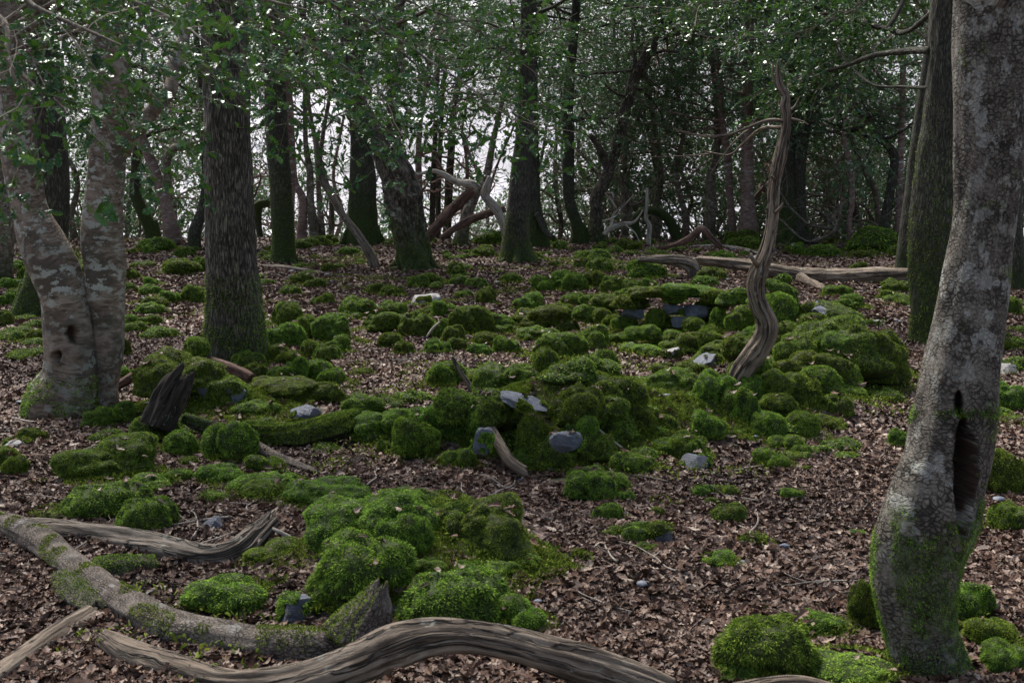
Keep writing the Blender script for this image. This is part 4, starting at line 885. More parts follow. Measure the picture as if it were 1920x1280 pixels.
a_ = Acc(); a_.add(TV, TF, 0); m_ = link('moss_skirt', a_.build('moss_skirt', [MAT['moss_tip']]), parent=bV); m_.location = -P_[0]

# ------------------------------------------------------------------ fallen wood
LOGS = []
def wood(name, pts, mat, label, cat, Y=None, seg=18, ring=.04, lob=.2, twist=1.5, rough=.06, jag=.03, moss=0., side=(), tuft=0, tuftmask=None, seed=None, group=None, sink=.0, knot=None):
    seed = seed or int(pts[0][0] * 3 + pts[0][1]) % 877; P = []; R = []
    for k, (x, y, wd) in enumerate(pts):
        if Y is None: Yk = ground_Y(x, y + wd * .38)
        elif isinstance(Y, (list, tuple)): Yk = Y[0] + (Y[1] - Y[0]) * k / (len(pts) - 1) if len(Y) == 2 else Y[k]
        else: Yk = Y
        r = wd * Yk / FPX / 2; P.append(at(x, y, Yk + (r if Y is None else 0))); R.append(r)
    P = np.array(P); R = np.array(R)
    def disp(TH, SS, g, RR, u):
        tw = TH + twist * SS
        r = 1 + .10 * noise(np.stack([SS * 5, SS * 0, SS * 0], -1), seed + 11) + lob * noise(np.stack([np.cos(tw) * 1.6, np.sin(tw) * 1.6, SS * 1.2], -1) + seed, seed) + lob * .5 * noise(np.stack([np.cos(tw) * 4, np.sin(tw) * 4, SS * 1.5], -1) + seed, seed + 2)
        r = r + rough * fbm(g * np.array([50, 50, 5]) + seed, 2, seed + 1)
        if knot:
            for (uu, th, a, wd_) in knot:
                r = r + a * np.exp(-((u - uu) / wd_) ** 2 - (np.angle(np.exp(1j * (TH - th))) / .6) ** 2)
        return r
    V, F, G = tube(P, R, seg, ring, disp, jag=jag, seed=seed)
    c0 = P.mean(0); up = (V[:, 2] - np.interp(V[:, 0], P[np.argsort(P[:, 0]), 0], P[np.argsort(P[:, 0]), 2])) / max(R.max(), .01)
    a = Acc(); a.add(V, F, 0, grain=G, moss=moss * np.clip(.5 + up * .5, 0, 1))
    for q, r0, r1 in side:
        qq = np.array([at(x, y, yy) for x, y, yy in q]); v, f, gg = tube(qq, np.linspace(r0, r1, len(qq)) * q[0][2] / FPX / 2, 8, .05, None, jag=0)
        a.add(v, f, 0, grain=gg, moss=np.zeros(len(v)))
    o = link(name, a.build(name, [MAT[mat]]), label=label, cat=cat, group=group)
    if tuft:
        rg = np.random.default_rng(seed); m = tuftmask or (lambda p, n: np.clip(n[:, 2] * 1.3 + .35, 0, 1))
        p, n = tri_sample(V, F, tuft, rg, m); TV, TF = tufts(p, n, .010, .0032, rg, .7, .6); b = Acc(); b.add(TV, TF, 0)
        link('moss_cover', b.build('moss_cover', [MAT['moss_tip']]), parent=o)
    LOGS.append((o, P, R)); return o

wood('driftwood_bough', [(196, 1196, 34), (250, 1228, 60), (340, 1262, 70), (440, 1284, 68), (560, 1274, 66), (650, 1248, 74), (735, 1214, 80), (805, 1193, 72), (880, 1192, 62), (970, 1207, 62), (1070, 1236, 62), (1160, 1264, 60), (1260, 1300, 56)],
     'dead', 'long smooth barkless bough arching along the bottom edge of the view', 'fallen branch', Y=[3.75, 3.65, 3.55, 3.45, 3.4, 3.38, 3.36, 3.35, 3.35, 3.35, 3.35, 3.38, 3.4], seg=110, ring=.008, lob=.20, twist=.6, rough=.10, jag=.05,
     knot=[(.545, -1.9, -.35, .012), (.53, -1.2, .22, .02), (.56, 1.6, .12, .04)])
wood('fallen_branch', [(-60, 975, 50), (0, 985, 58), (65, 1012, 60), (130, 1060, 62), (215, 1122, 66), (320, 1178, 78), (440, 1204, 82), (560, 1216, 92), (640, 1214, 74)],
     'log', 'bark covered dead log slanting from the left edge, green moss strips on top', 'fallen log', Y=None, seg=100, ring=.010, lob=.10, twist=.4, rough=.10, moss=.42,
     tuft=48000, tuftmask=lambda p, n: (lambda x, y: np.clip(n[:, 2] * 2 - .2, 0, 1) * (noise(p * 11, 4) + np.where(x > 480, .9, 0) + np.where((x > 225) & (x < 350), .55, 0) > .52))(*proj(p)[:2]), seed=5)
wood('fallen_branch', [(10, 986, 30), (70, 992, 42), (160, 1004, 50), (250, 1018, 54), (330, 1034, 52), (395, 1044, 46), (440, 1034, 50), (476, 1004, 46), (512, 970, 34)], 'deadgrey', 'grey grooved log without bark, its broken right end turned up', 'fallen log',
     Y=[5.05, 5.0, 4.9, 4.8, 4.66, 4.6, 4.62, 4.72, 4.82], seg=90, ring=.010, lob=.24, twist=.8, rough=.16, jag=.09, seed=9)
wood('fallen_branch', [(-30, 1285, 54), (60, 1222, 48), (120, 1184, 46), (172, 1150, 40)], 'dead', 'straight stick pointing down into the bottom left corner', 'fallen branch', Y=None, seg=40, ring=.02, lob=.12, seed=12)
wood('fallen_branch', [(118, 1085, 46), (150, 1118, 58), (185, 1148, 50)], 'log', 'short thick mossy piece of wood crossed by the slanting bark log', 'fallen log', Y=None, seg=40, ring=.015, lob=.2, moss=.7, tuft=2500)
wood('fallen_branch', [(176, 1070, 46), (230, 1068, 58), (288, 1062, 44)], 'log', 'short mossy log end under the grey grooved log', 'fallen log', Y=None, seg=44, ring=.015, lob=.12, moss=.7, tuft=5000)
wood('tree_stump', [(668, 1206, 120), (690, 1168, 96), (708, 1132, 62), (716, 1104, 22)], 'log', 'pointed broken stump, half moss half bark, behind the bottom driftwood', 'stump', Y=[3.68, 3.72], seg=80, ring=.01, lob=.3, rough=.12, jag=.04, moss=.3, tuft=9000,
     tuftmask=lambda p, n: np.clip(-n[:, 0] * 2 + .3, 0, 1))
wood('fallen_branch', [(344, 782, 16), (372, 794, 24), (415, 806, 24)], 'dark', 'short green branch stub left of the curved mossy log', 'fallen branch', Y=6.75, seg=24, ring=.02, moss=1., tuft=1500)
wood('fallen_branch', [(458, 806, 34), (500, 812, 42), (560, 814, 48), (615, 802, 52), (665, 786, 44), (716, 762, 26)], 'rot', 'curved log thickly wrapped in moss in front of the bare blue slab', 'mossy log', Y=[6.55, 6.6, 6.6, 6.65, 6.8, 7.0], seg=60, ring=.02, lob=.25, moss=1.,
     tuft=48000, tuftmask=lambda p, n: np.clip(n[:, 2] * 1.6 + .95, 0, 1))
wood('fallen_branch', [(452, 830, 36), (490, 846, 28), (540, 868, 22), (590, 888, 18), (620, 903, 15)], 'log', 'broken branch running down right from under the curved mossy log', 'fallen branch', Y=[6.35, 6.3, 6.15, 6.0, 5.9], seg=30, ring=.02, moss=.2, side=[([(470, 830, 6.55), (462, 815, 6.5)], 12, 6)])
wood('fallen_branch', [(922, 796, 14), (932, 822, 22), (944, 846, 26), (962, 870, 24), (990, 888, 22)], 'dead', 'curved bare branch dropping from the front of the central stone pile', 'fallen branch', Y=[6.35, 6.2, 6.1, 6.0, 5.95], seg=36, ring=.015, lob=.2)
wood('tree_stump', [(292, 800, 62), (308, 765, 56), (326, 728, 50), (340, 704, 26)], 'rot', 'black rotten stump leaning on the dark green boulder', 'stump', Y=[6.6, 6.7], seg=60, ring=.015, lob=.35, rough=.2, jag=.08, moss=.15)
wood('fallen_branch', [(198, 733, 12), (225, 720, 18), (252, 704, 20), (290, 684, 12)], 'deadred', 'grey-brown root lying between the twin-stemmed tree and the dark green boulder', 'fallen branch', Y=[8.3, 8.2], seg=24, ring=.02)
wood('fallen_branch', [(366, 670, 14), (400, 682, 22), (440, 695, 24), (474, 710, 20)], 'deadred', 'reddish split plank of dead wood in front of the big oak', 'fallen branch', Y=[8.6, 8.3], seg=28, ring=.02, lob=.3, rough=.15)
wood('fallen_log', [(1308, 488, 14), (1350, 492, 20), (1410, 500, 24), (1480, 512, 22), (1550, 520, 26), (1630, 519, 28), (1730, 512, 26)], 'dead', 'long gnarled dead trunk lying across behind the snag', 'fallen log', Y=[16.5, 15.2], seg=50, ring=.04, lob=.3, rough=.15, twist=.5,
     seed=61)
wood('fallen_branch', [(1500, 520, 16), (1525, 532, 15), (1548, 543, 10)], 'dead', 'short bleached stub lying in front of the long gnarled trunk', 'fallen branch', Y=[15.6, 15.2, 14.8], seg=20, ring=.03)
wood('fallen_branch', [(1196, 487, 8), (1235, 486, 16), (1272, 489, 20), (1298, 500, 24), (1308, 526, 22)], 'deadgrey', 'hooked dead root arching over the mossy stones behind the wall', 'fallen branch', Y=16, seg=36, ring=.03, lob=.25)
wood('fallen_branch', [(1225, 467, 6), (1262, 460, 9), (1290, 448, 11), (1308, 432, 12), (1318, 430, 12), (1332, 444, 12), (1352, 464, 9)], 'deadred', 'dead branch bent like an upside-down V in the distance', 'fallen branch', Y=20.5, seg=20, ring=.05)
wood('fallen_branch', [(1295, 463, 5), (1340, 461, 6), (1385, 466, 7), (1425, 476, 5)], 'deadpale', 'pale thin branch beside the foot of the upside-down V branch', 'fallen branch', seg=12, ring=.06)
wood('fallen_log', [(1512, 456, 6), (1550, 455, 8), (1612, 456, 8)], 'deadred', 'thin straight log on the far floor between the buttressed tree and the mossy boulder', 'fallen log', seg=14, ring=.08)
wood('fallen_branch', [(495, 499, 8), (540, 503, 10), (600, 513, 10), (650, 520, 6)], 'deadgrey', 'thin grey branch on the far floor under the straight dark tree', 'fallen branch', seg=14, ring=.06)
wood('fallen_log', [(800, 447, 16), (842, 399, 22), (864, 378, 21), (888, 356, 15)], 'deadred', 'reddish split trunk leaning up right in the bright gap', 'fallen log', Y=22, seg=32, ring=.05, lob=.35, rough=.15)
wood('fallen_log', [(826, 447, 9), (850, 430, 13), (881, 413, 16), (915, 400, 14), (948, 391, 13)], 'deadred', 'reddish fallen trunk with a pale top side reaching behind the mid oak', 'fallen log', Y=21.5, seg=24, ring=.05, lob=.25)
wood('dead_branch', [(782, 328, 4), (811, 321, 7), (831, 327, 10), (858, 342, 13), (886, 345, 16), (897, 352, 12)], 'deadpale', 'pale bare branch pointing left across the bright gap', 'dead branch', Y=21, seg=20, ring=.05)
wood('dead_branch', [(920, 331, 10), (912, 353, 14), (910, 368, 16), (929, 390, 19), (942, 419, 15), (946, 440, 12)], 'deadpale', 'pale bent dead limb just left of the mid oak', 'dead branch', Y=21.3, seg=20, ring=.05)
wood('fallen_branch', [(1133, 440, 10), (1140, 430, 10), (1155, 424, 9), (1170, 420, 7), (1190, 416, 5), (1205, 395, 3)], 'deadpale', 'tangle of white dead twigs right of the long brown tree', 'dead branch', Y=22.5, seg=10, ring=.06,
     side=[([(1145, 427, 22.5), (1152, 400, 22.6), (1170, 385, 22.6), (1188, 365, 22.6)], 6, 2), ([(1155, 390, 22.6), (1145, 375, 22.5), (1134, 362, 22.4)], 5, 2), ([(1150, 372, 22.5), (1148, 362, 22.5), (1136, 362, 22.5)], 4, 2),
           ([(1170, 420, 22.5), (1190, 436, 22.4), (1200, 455, 22.3)], 4, 2), ([(1130, 415, 22.3), (1150, 408, 22.4), (1160, 400, 22.4)], 4, 2)])
wood('fallen_branch', [(1380, 1300, 40), (1440, 1283, 28), (1500, 1280, 28), (1570, 1300, 36)], 'dead', 'brown bough just showing at the bottom edge, left of the scarred tree', 'fallen branch', Y=3.3, seg=40, ring=.02)
wood('fallen_branch', [(495, 480, 5), (482, 395, 18), (500, 380, 16), (520, 372, 12)], 'dark', 'mossy low bough in the bright gap behind the straight dark tree', 'dead branch', Y=25, seg=14, ring=.08, moss=1.)
# single dead sticks the eye picks out
ST = [([(848, 668, 7), (862, 695, 9), (880, 722, 13), (894, 745, 14)], 8.2, 'deadgrey', 'grey stick leaning on the mossy stones left of the dark wedged stone'),
      ([(1057, 694, 5), (1072, 718, 6), (1090, 750, 8)], 7.3, 'deadpale', 'thin grey stick standing in the moss on top of the central pile'),
      ([(1108, 790, 3), (1135, 815, 4), (1170, 842, 4)], 6.4, 'deadpale', 'thin pale stick leaning against the right of the central pile'),
      ([(1135, 1084, 5), (1165, 1086, 9), (1205, 1094, 11), (1228, 1099, 13), (1265, 1113, 9), (1332, 1132, 5)], None, 'deadpale', 'long pale stick with a knob, lying alone in the leaf litter'),
      ([(1046, 1040, 9), (1062, 1050, 9), (1100, 1080, 8)], None, 'deadgrey', 'short grey stick left of the knobbly stick'),
      ([(946, 966, 5), (955, 985, 6), (968, 996, 6)], None, 'deadpale', 'short pale stick beside the upper right of the big foreground boulder'),
      ([(1638, 838, 8), (1655, 830, 7), (1676, 810, 4)], None, 'deadpale', 'pale curved stick left of the scarred tree, level with its cavity'),
      ([(1278, 899, 8), (1310, 897, 9), (1360, 881, 7)], None, 'deadgrey', 'thick grey stick in the leaves below the front wall'),
      ([(1150, 1020, 2), (1190, 1012, 3), (1225, 1005, 3)], 4.95, 'deadpale', 'pale twig leaning on the stone with a mossy crown'),
      ([(1448, 930, 2), (1456, 965, 3), (1464, 1022, 3)], None, 'deadgrey', 'upright-looking twig on the open litter right of centre'),
      ([(1380, 978, 5), (1420, 988, 5), (1470, 999, 4)], None, 'deadgrey', 'forked twig right of the round tuft in the open litter'),
      ([(1515, 972, 3), (1525, 958, 4), (1560, 957, 4), (1612, 953, 3)], None, 'deadpale', 'bent pale twig left of the scarred trunk'),
      ([(738, 1010, 2), (762, 1040, 3), (782, 1075, 3)], 4.55, 'deadpale', 'thin grey twig stuck against the right flank of the steep green mound'),
      ([(722, 945, 3), (730, 958, 4), (742, 968, 3)], 4.75, 'deadpale', 'small pale twig on top of the largest foreground boulder'),
      ([(845, 998, 2), (850, 998, 2), (880, 1001, 2), (895, 992, 2)], 4.7, 'deadpale', 'white crooked twig on the brownish mossy slope'),
      ([(510, 990, 7), (545, 1008, 8), (556, 1030, 6), (566, 1055, 4)], 4.75, 'deadpale', 'forked grey twig right of the turned-up end of the grooved log'),
      ([(340, 985, 9), (350, 965, 10), (356, 960, 6)], None, 'deadgrey', 'curled strip of bark above the grey grooved log'),
      ([(470, 975, 9), (520, 968, 12), (560, 965, 6)], None, 'deadred', 'split reddish stick beyond the turned-up end of the grooved log'),
      ([(645, 698, 2), (660, 702, 3), (706, 696, 2)], None, 'deadpale', 'thin forked twig in the leaf hollow'),
      ([(640, 690, 2), (655, 708, 3), (668, 722, 2)], None, 'deadpale', 'thin bent twig in the leaf hollow, beside the forked twig'),
      ([(800, 632, 4), (812, 615, 5), (825, 603, 4)], 10.4, 'deadpale', 'short white stick standing by the round boulders left of centre'),
      ([(840, 582, 4), (880, 583, 6), (932, 580, 5)], 11.6, 'deadred', 'brown stick lying over the cushions behind the round boulders'),
      ([(1455, 840, 2), (1450, 800, 2), (1448, 770, 2)], 6.9, 'deadgrey', 'thin upright twig in front of the front wall'),
      ([(1230, 825, 4), (1232, 790, 4), (1233, 765, 4)], 6.8, 'deadgrey', 'short upright stick standing in the gap of the front wall'),
      ([(1682, 665, 4), (1688, 650, 3), (1690, 640, 2)], None, 'deadpale', 'tiny white twig right of the wall end'),
      ([(1630, 600, 3), (1660, 598, 4), (1700, 596, 4)], None, 'deadpale', 'pale stick on the leaves left of the wide dark tree'),
      ([(1850, 1180, 5), (1868, 1200, 6), (1860, 1260, 6)], 3.9, 'deadgrey', 'curved twig at the bottom right, right of the scarred tree')]
for p, Yv, mt, lb in ST: wood('fallen_twig', p, mt, lb, 'twig', Y=Yv, seg=10, ring=.03, lob=.15, jag=0)
nT = 0
while nT < 95:
    px, py = rng.uniform(0, 1920), 470 + 790 * rng.random() ** 1.4
    if (680 > px > 0 and py > 1100) or 1640 < px < 1860: continue
    Yt = ground_Y(px, py); x = at(px, py, Yt)[0]
    if any(((x - q[0]) / q[2]) ** 2 + ((Yt - q[1]) / q[3]) ** 2 < 1.3 for q in ROCKS): continue
    L = rng.uniform(.12, .5); az = rng.uniform(0, math.pi); C = wander((x, Yt, 0), (math.cos(az), math.sin(az), 0), L, 5, rng, .35)
    C[:, 2] = gh(C[:, 0], C[:, 1]) + .02 + .02 * rng.random() * np.arange(6) / 5
    r = rng.uniform(.0025, .007); V, F, G = tube(C, np.linspace(r, r * .5, 6), 6, .03); a = Acc(); a.add(V, F, 0, grain=G, moss=np.zeros(len(V)))
    if rng.random() < .5:
        c2 = wander(C[2], (math.cos(az + .8), math.sin(az + .8), .05), L * .4, 4, rng, .3); V, F, G = tube(c2, np.linspace(r * .6, r * .3, 5), 5, .03); a.add(V, F, 0, grain=G, moss=np.zeros(len(V)))
    o = link('fallen_twig', a.build('fallen_twig', [MAT['deadpale' if rng.random() < .6 else 'deadgrey']]), cat='twig', group='small dead twigs on the leaf litter')
    AUTO.append((o, 'twig', (px, py, 20, 5))); nT += 1

# ------------------------------------------------------------------ overhanging holly boughs close to the camera
def near_holly(name, label, root, top, boughs, bank, seed, scale=1., r=.06, n=7, sp=.9):
    rg = np.random.default_rng(seed); base = link(name, None, label=label, cat='holly tree'); base.location = root
    root = np.array(root); P = np.array([root, root + [0.03, .02, 1.0], root + [-.02, 0, 2.0], np.array(top)])
    a = Acc(); V, F, G = tube(P, [r * 1.3, r, r * .8, r * .6], 24, .06, lambda TH, SS, g, RR, u: 1 + .1 * noise(g * 14, seed)); a.add(V, F, 0, grain=G, moss=np.full(len(V), .1))
    O = []; D = []
    for path in boughs:
        q = [P[2] + rg.normal(size=3) * .05] + [at(x, y, Yv) for x, y, Yv in path]; q = np.array(q)
        v, f, g = tube(q, np.linspace(r * .28, .0025, len(q)), 6, .06, lambda TH, SS, g, RR, u: 1 + .15 * noise(g * 30, seed)); a.add(v, f, 0, grain=g, moss=np.zeros(len(v)))
        qq = catmull(q, 60); tn = np.gradient(qq, axis=0)
        k0 = int(60 * (1 / (len(q) - 1)) * .75)
        for j in range(n * (len(q) - 1)):
            ii = int(rg.uniform(k0, 59)); O.append(qq[ii]); d = tn[ii] / np.linalg.norm(tn[ii]) + rg.normal(size=3) * np.array([.8, .8, .45]) * sp; D.append(d)
    c = Acc(); add_sprays(c, O, D, rg, bank, scale)
    m = link('crown', c.build('crown', [MAT['holly'], MAT['leaf']], smooth=False), parent=base); m.location = -root
    m = link('trunk', a.build('trunk', [MAT['holly']]), parent=base); m.location = -root
near_holly('holly_tree', 'overhanging holly whose spiny leafy twigs hang in from the top left corner', (-3.0, 4.2, 0), (-2.8, 4.3, 3.6),
           [[(-40, -60, 4.0), (60, 10, 3.8), (170, 60, 3.7), (250, 95, 3.6)], [(-60, 20, 3.9), (20, 120, 3.7), (70, 170, 3.6), (100, 230, 3.6)],
            [(60, -90, 4.4), (200, -20, 4.2), (330, 40, 4.1), (400, 90, 4.0)], [(200, -120, 4.6), (380, -40, 4.5), (500, 0, 4.4), (580, 20, 4.4)]], SPR_HI, 3, .8, n=2)
near_holly('holly_tree', 'overhanging holly with dense leaves in front of the oak and twisted tree tops', (-3.6, 6.8, 0), (-3.3, 6.9, 4.6),
           [[(240, -60, 6.6), (420, -10, 6.4), (540, 50, 6.3), (640, 120, 6.2), (720, 190, 6.1)], [(300, -90, 6.9), (520, -30, 6.8), (690, 40, 6.7), (800, 110, 6.6), (900, 180, 6.5), (930, 230, 6.5)],
            [(300, -120, 7.2), (600, -60, 7.2), (760, 0, 7.2), (900, 60, 7.2), (960, 110, 7.2)], [(160, -50, 6.4), (280, 60, 6.2), (330, 130, 6.2)], [(420, -40, 6.9), (560, 120, 6.8), (640, 180, 6.8), (700, 220, 6.7)],
            [(500, -60, 7.4), (700, 60, 7.4), (790, 130, 7.4), (860, 190, 7.4)]], SPR_HI, 4, .9, n=3)
near_holly('holly_tree', 'holly rooted out of view beyond the left side, its twigs crossing between the left trunks', (-6.6, 11.5, 0), (-6.4, 11.5, 6.0),
           [[(60, -60, 11.4), (130, 60, 11.2), (250, 160, 11), (350, 220, 11)], [(80, -120, 11.6), (300, -40, 11.5), (480, 40, 11.4), (620, 100, 11.2)], [(20, -20, 11.2), (60, 100, 11), (100, 200, 11)]], SPR, 6, 1.0, n=4)
near_holly('holly_tree', 'holly hidden behind the scarred tree, its boughs spreading left over the snag', (5.4, 12.6, 0), (5.2, 12.8, 5.6),
           [[(1700, -20, 12.6), (1600, 20, 12.4), (1500, 60, 12.2), (1400, 60, 12)], [(1720, 60, 12.8), (1640, 90, 12.8), (1560, 130, 12.6), (1480, 160, 12.5)], [(1700, 10, 13), (1560, -20, 13), (1380, 0, 13), (1240, 20, 13)]], SPR, 8, 1.0, n=8)

# ------------------------------------------------------------------ leaf litter
def oak_leaf(n_t, rg, fine):
    """a curled lobed leaf, unit length"""
    out = []
    for _ in range(n_t):
        if fine: st = np.array([0, .15, .28, .40, .52, .65, .77, .9, 1.0]); hw = np.array([.02, .12, .07, .20, .12, .27, .17, .16, .02])
        else: st = np.array([0, .3, .65, 1.0]); hw = np.array([.04, .2, .26, .04])
        hw = hw * rg.uniform(.8, 1.3, len(hw)); c = rg.uniform(-1.0, 1.4); f = rg.uniform(-.8, 1.2); tw = rg.uniform(-1, 1)
        mz = c * (st - .5) ** 2; A = np.stack([st, hw, mz + f * hw + tw * (st - .5) * hw], -1); B = np.stack([st, -hw, mz + f * hw - tw * (st - .5) * hw], -1); M = np.stack([st, 0 * st, mz], -1)
        V = np.concatenate([M, A, B]); V[:, :2] += rg.normal(size=(len(V), 2)) * .012; V[:, 0] -= .5; out.append(V)
    m = len(st); k = np.arange(m - 1); F = np.concatenate([np.stack([k, k + 1, k + 1 + m, k + m], -1), np.stack([k + 2 * m, k + 2 * m + 1, k + 1, k], -1)]); return np.array(out), F
def litter(n, y0, y1, fine, size, rg, lift=.02):
    Tm, F = oak_leaf(14, rg, fine)
    # uniform over the visible trapezoid
    y = np.sqrt(rg.uniform(y0 ** 2, y1 ** 2, n)); x = y * rg.uniform(-.53, .53, n)
    z = gh(x, y) + rg.random(n) * lift; keep = np.ones(n, bool); up = np.zeros(n)
    RK = np.array(ROCKS)
    for s in range(0, n, 20000):
        e = min(n, s + 20000); dx = (x[s:e, None] - RK[:, 0]) / RK[:, 2]; dy = (y[s:e, None] - RK[:, 1]) / RK[:, 3]; q = dx ** 2 + dy ** 2
        hz = np.where(q < 1, RK[:, 4] + RK[:, 5] * np.sqrt(np.maximum(1 - q, 0)) * 1.0 + .012, -9); up[s:e] = hz.max(1)
    for (mx, my, mrx, mry, mh) in _M: z = z - .06 * ((((x - mx) / mrx) ** 2 + ((y - my) / mry) ** 2 < .75) & (rg.random(n) > .45))
    on = up > z; k2 = rg.random(n) < .022; keep = ~on | k2; z = np.where(on, up, z)
    x, y, z = x[keep], y[keep], z[keep]; n = len(x)
    az = rg.uniform(0, 2 * np.pi, n); D = np.stack([np.cos(az), np.sin(az), rg.normal(size=n) * .22], -1)
    M = orient(n, D, rg, 1.6); sz = size * rg.uniform(.45, 1.25, n); T = Tm[rg.integers(0, 14, n)] * sz[:, None, None]
    V = put(T, M, np.stack([x, y, z], -1)); Fq = (np.arange(n)[:, None, None] * Tm.shape[1] + F[None]).reshape(-1, 4); return V, Fq
a = Acc()
for n, y0, y1, fine, size in [(50000, 3.0, 6.5, True, .055), (62000, 6.5, 11.5, True, .062), (60000, 11.5, 18, False, .078), (46000, 18, 27, False, .10)]:
    V, F = litter(n, y0, y1, fine, size, rng); a.add(V, F, 0)
link('leaf_litter', a.build('leaf_litter', [MAT['litter']], smooth=False), kind='stuff', label='brown fallen oak leaves carpeting the floor')
# low moss growing straight on the floor in patches
n = 260000; y = np.sqrt(rng.uniform(3 ** 2, 26 ** 2, n)); x = y * rng.uniform(-.53, .53, n)
q = noise(np.stack([x * 1.1, y * 1.1, x * 0], -1), 21) + .6 * noise(np.stack([x * 4, y * 4, x * 0], -1), 22); k = q > .62; x, y, q = x[k], y[k], q[k]
P = np.stack([x, y, gh(x, y) + .012 + .035 * np.clip((q - .62) * 3, 0, 1)], -1); N = np.tile([0, 0, 1.], (len(P), 1)); TV, TF = tufts(P, N, .022, .010, rng, .2, .9)
a = Acc(); a.add(TV, TF, 0); link('ground_moss', a.build('ground_moss', [MAT['moss_tip']]), kind='stuff', label='thin moss growing over the leaf litter in patches')
C_ = Acc()
for (x0, y0, rx, ry, z0, rz) in ROCKS:
    g0 = float(gh(x0, y0))
    if z0 - rz > g0 + .05 or rx < .05: continue
    m = int(min(6000, math.pi * rx * ry * 1.5 * (20000 if y0 < 9 else 5000))); th = rng.uniform(0, 2 * np.pi, m); rr = np.sqrt(rng.uniform(.6, 2.6, m))
    x = x0 + rx * rr * np.cos(th); y = y0 + ry * rr * np.sin(th); k = noise(np.stack([x * 5, y * 5, x * 0], -1), 41) > (rr - 1.0) * 1.3 - .35; x, y, rr = x[k], y[k], rr[k]
    P = np.stack([x, y, gh(x, y) + .012 + .05 * np.clip(1.5 - rr, 0, 1)], -1); N = np.tile([0, 0, 1.], (len(P), 1)) + .5 * np.stack([x - x0, y - y0, x * 0], -1) / max(rx, .05)
    TV, TF = tufts(P, N, .012 if y0 < 9 else .022, .004 if y0 < 9 else .009, rng, .2, .8); C_.add(TV, TF, 0)
for (mx, my, rx, ry, h) in _M:
    m = int(70000 * rx * ry / .3 * (1 if my < 12 else .4)); th = rng.uniform(0, 2 * np.pi, m); rr = np.sqrt(rng.uniform(0, 1.25, m)); x = mx + rx * rr * np.cos(th); y = my + ry * rr * np.sin(th)
    k = noise(np.stack([x * 4, y * 4, x * 0], -1), 43) > rr * 1.4 - 1.25; x, y = x[k], y[k]
    e = .02; N = np.stack([-(gh(x + e, y) - gh(x - e, y)) / (2 * e), -(gh(x, y + e) - gh(x, y - e)) / (2 * e), x * 0 + 1], -1); N /= np.linalg.norm(N, axis=1)[:, None]
    P = np.stack([x, y, gh(x, y) + .015 + .015 * noise(np.stack([x * 14, y * 14, x * 0], -1), 44)], -1); TV, TF = tufts(P, N, .011, .0034, rng, .4, .8); C_.add(TV, TF, 0)
link('ground_moss', C_.build('ground_moss', [MAT['moss_tip']]), kind='stuff', label='moss creeping out over the floor around the rocks')
# pebbles
a = Acc(); V0, F0 = ICO[3]
for i in range(260):
    yy = math.sqrt(rng.uniform(3.3 ** 2, 22 ** 2)); xx = yy * rng.uniform(-.5, .5); s = rng.uniform(.006, .02) * (1 + yy * .05)
    vv = V0[:len(V0)] * (1 + .25 * noise(V0 * 1.5 + i, i)[:, None]) * s * np.array([1.2, 1, .6]); a.add(vv + [xx, yy, float(gh(xx, yy)) + .02], [F0], 0)
link('pebbles', a.build('pebbles', [MAT['slate']]), kind='stuff', label='small grey stones lying in the leaf litter')
# shrubs in the valley behind the crest, against the hillside
a_ = Acc(); rg = np.random.default_rng(91)
far_me = []
for v in range(3):
    c = Acc(); O = rg.normal(size=(46, 3)) * [.9, .9, .8] + [0, 0, 1.2]; D = rg.normal(size=(46, 3)) + [0, 0, .3]; add_sprays(c, O, D, rg, SPR_FAR); fl = c.build('foliage', [MAT['holly'], MAT['leaf_lightened']], smooth=False)
    s = Acc()
    for k in range(9):
        az = rg.uniform(0, 6.28); q = limb_path((rg.normal() * .1, rg.normal() * .1, -.1), az, rg.uniform(.7, 1.3), 2.0, rg); V, F, G = tube(q, np.linspace(.035, .008, len(q)), 5, .2, cap=False); s.add(V, F, 0, grain=G, moss=np.zeros(len(V)))
    far_me.append((fl, s.build('stems', [MAT['holly']])))
for k, (px, Y, sc) in enumerate([(500, 42, 1.5), (610, 44, 1.6), (660, 48, 2.3), (760, 46, 1.7), (895, 50, 2.2), (1035, 42, 1.9), (380, 44, 2.5), (310, 46, 2.8), (340, 29, 1.0), (240, 27, 1.1), (430, 31, .8), (930, 31, .7), (1090, 29, .9), (1170, 28, 1.2), (1310, 27, 1.0), (1380, 30, 1.4), (1450, 31, 1.5), (1540, 26.5, 1.1), (1620, 27, 1.2), (1560, 33, 1.8), (1680, 30, 1.5), (130, 28, 1.2), (30, 27, 1.2),
                                 (720, 33, .7), (1250, 33, 1.7), (1780, 27, 1.2), (1900, 25, 1.3), (1340, 36, 2.0), (1480, 37, 2.0), (180, 34, 1.7), (1640, 37, 2.1), (1010, 35, 1.0)]):
    x = at(px, 440, Y)[0]; b = link('holly_bush', None, cat='bush', group='holly bushes at the far edge of the wood'); b.location = (x, Y, float(gh(x, Y))); b.rotation_euler.z = rg.uniform(0, 6.28); b.scale = (sc, sc, sc)
    f, st = far_me[k % 3]; link('foliage', f, parent=b); link('stems', st, parent=b); AUTO.append((b, 'bush', (px, 440, 60, 40)))

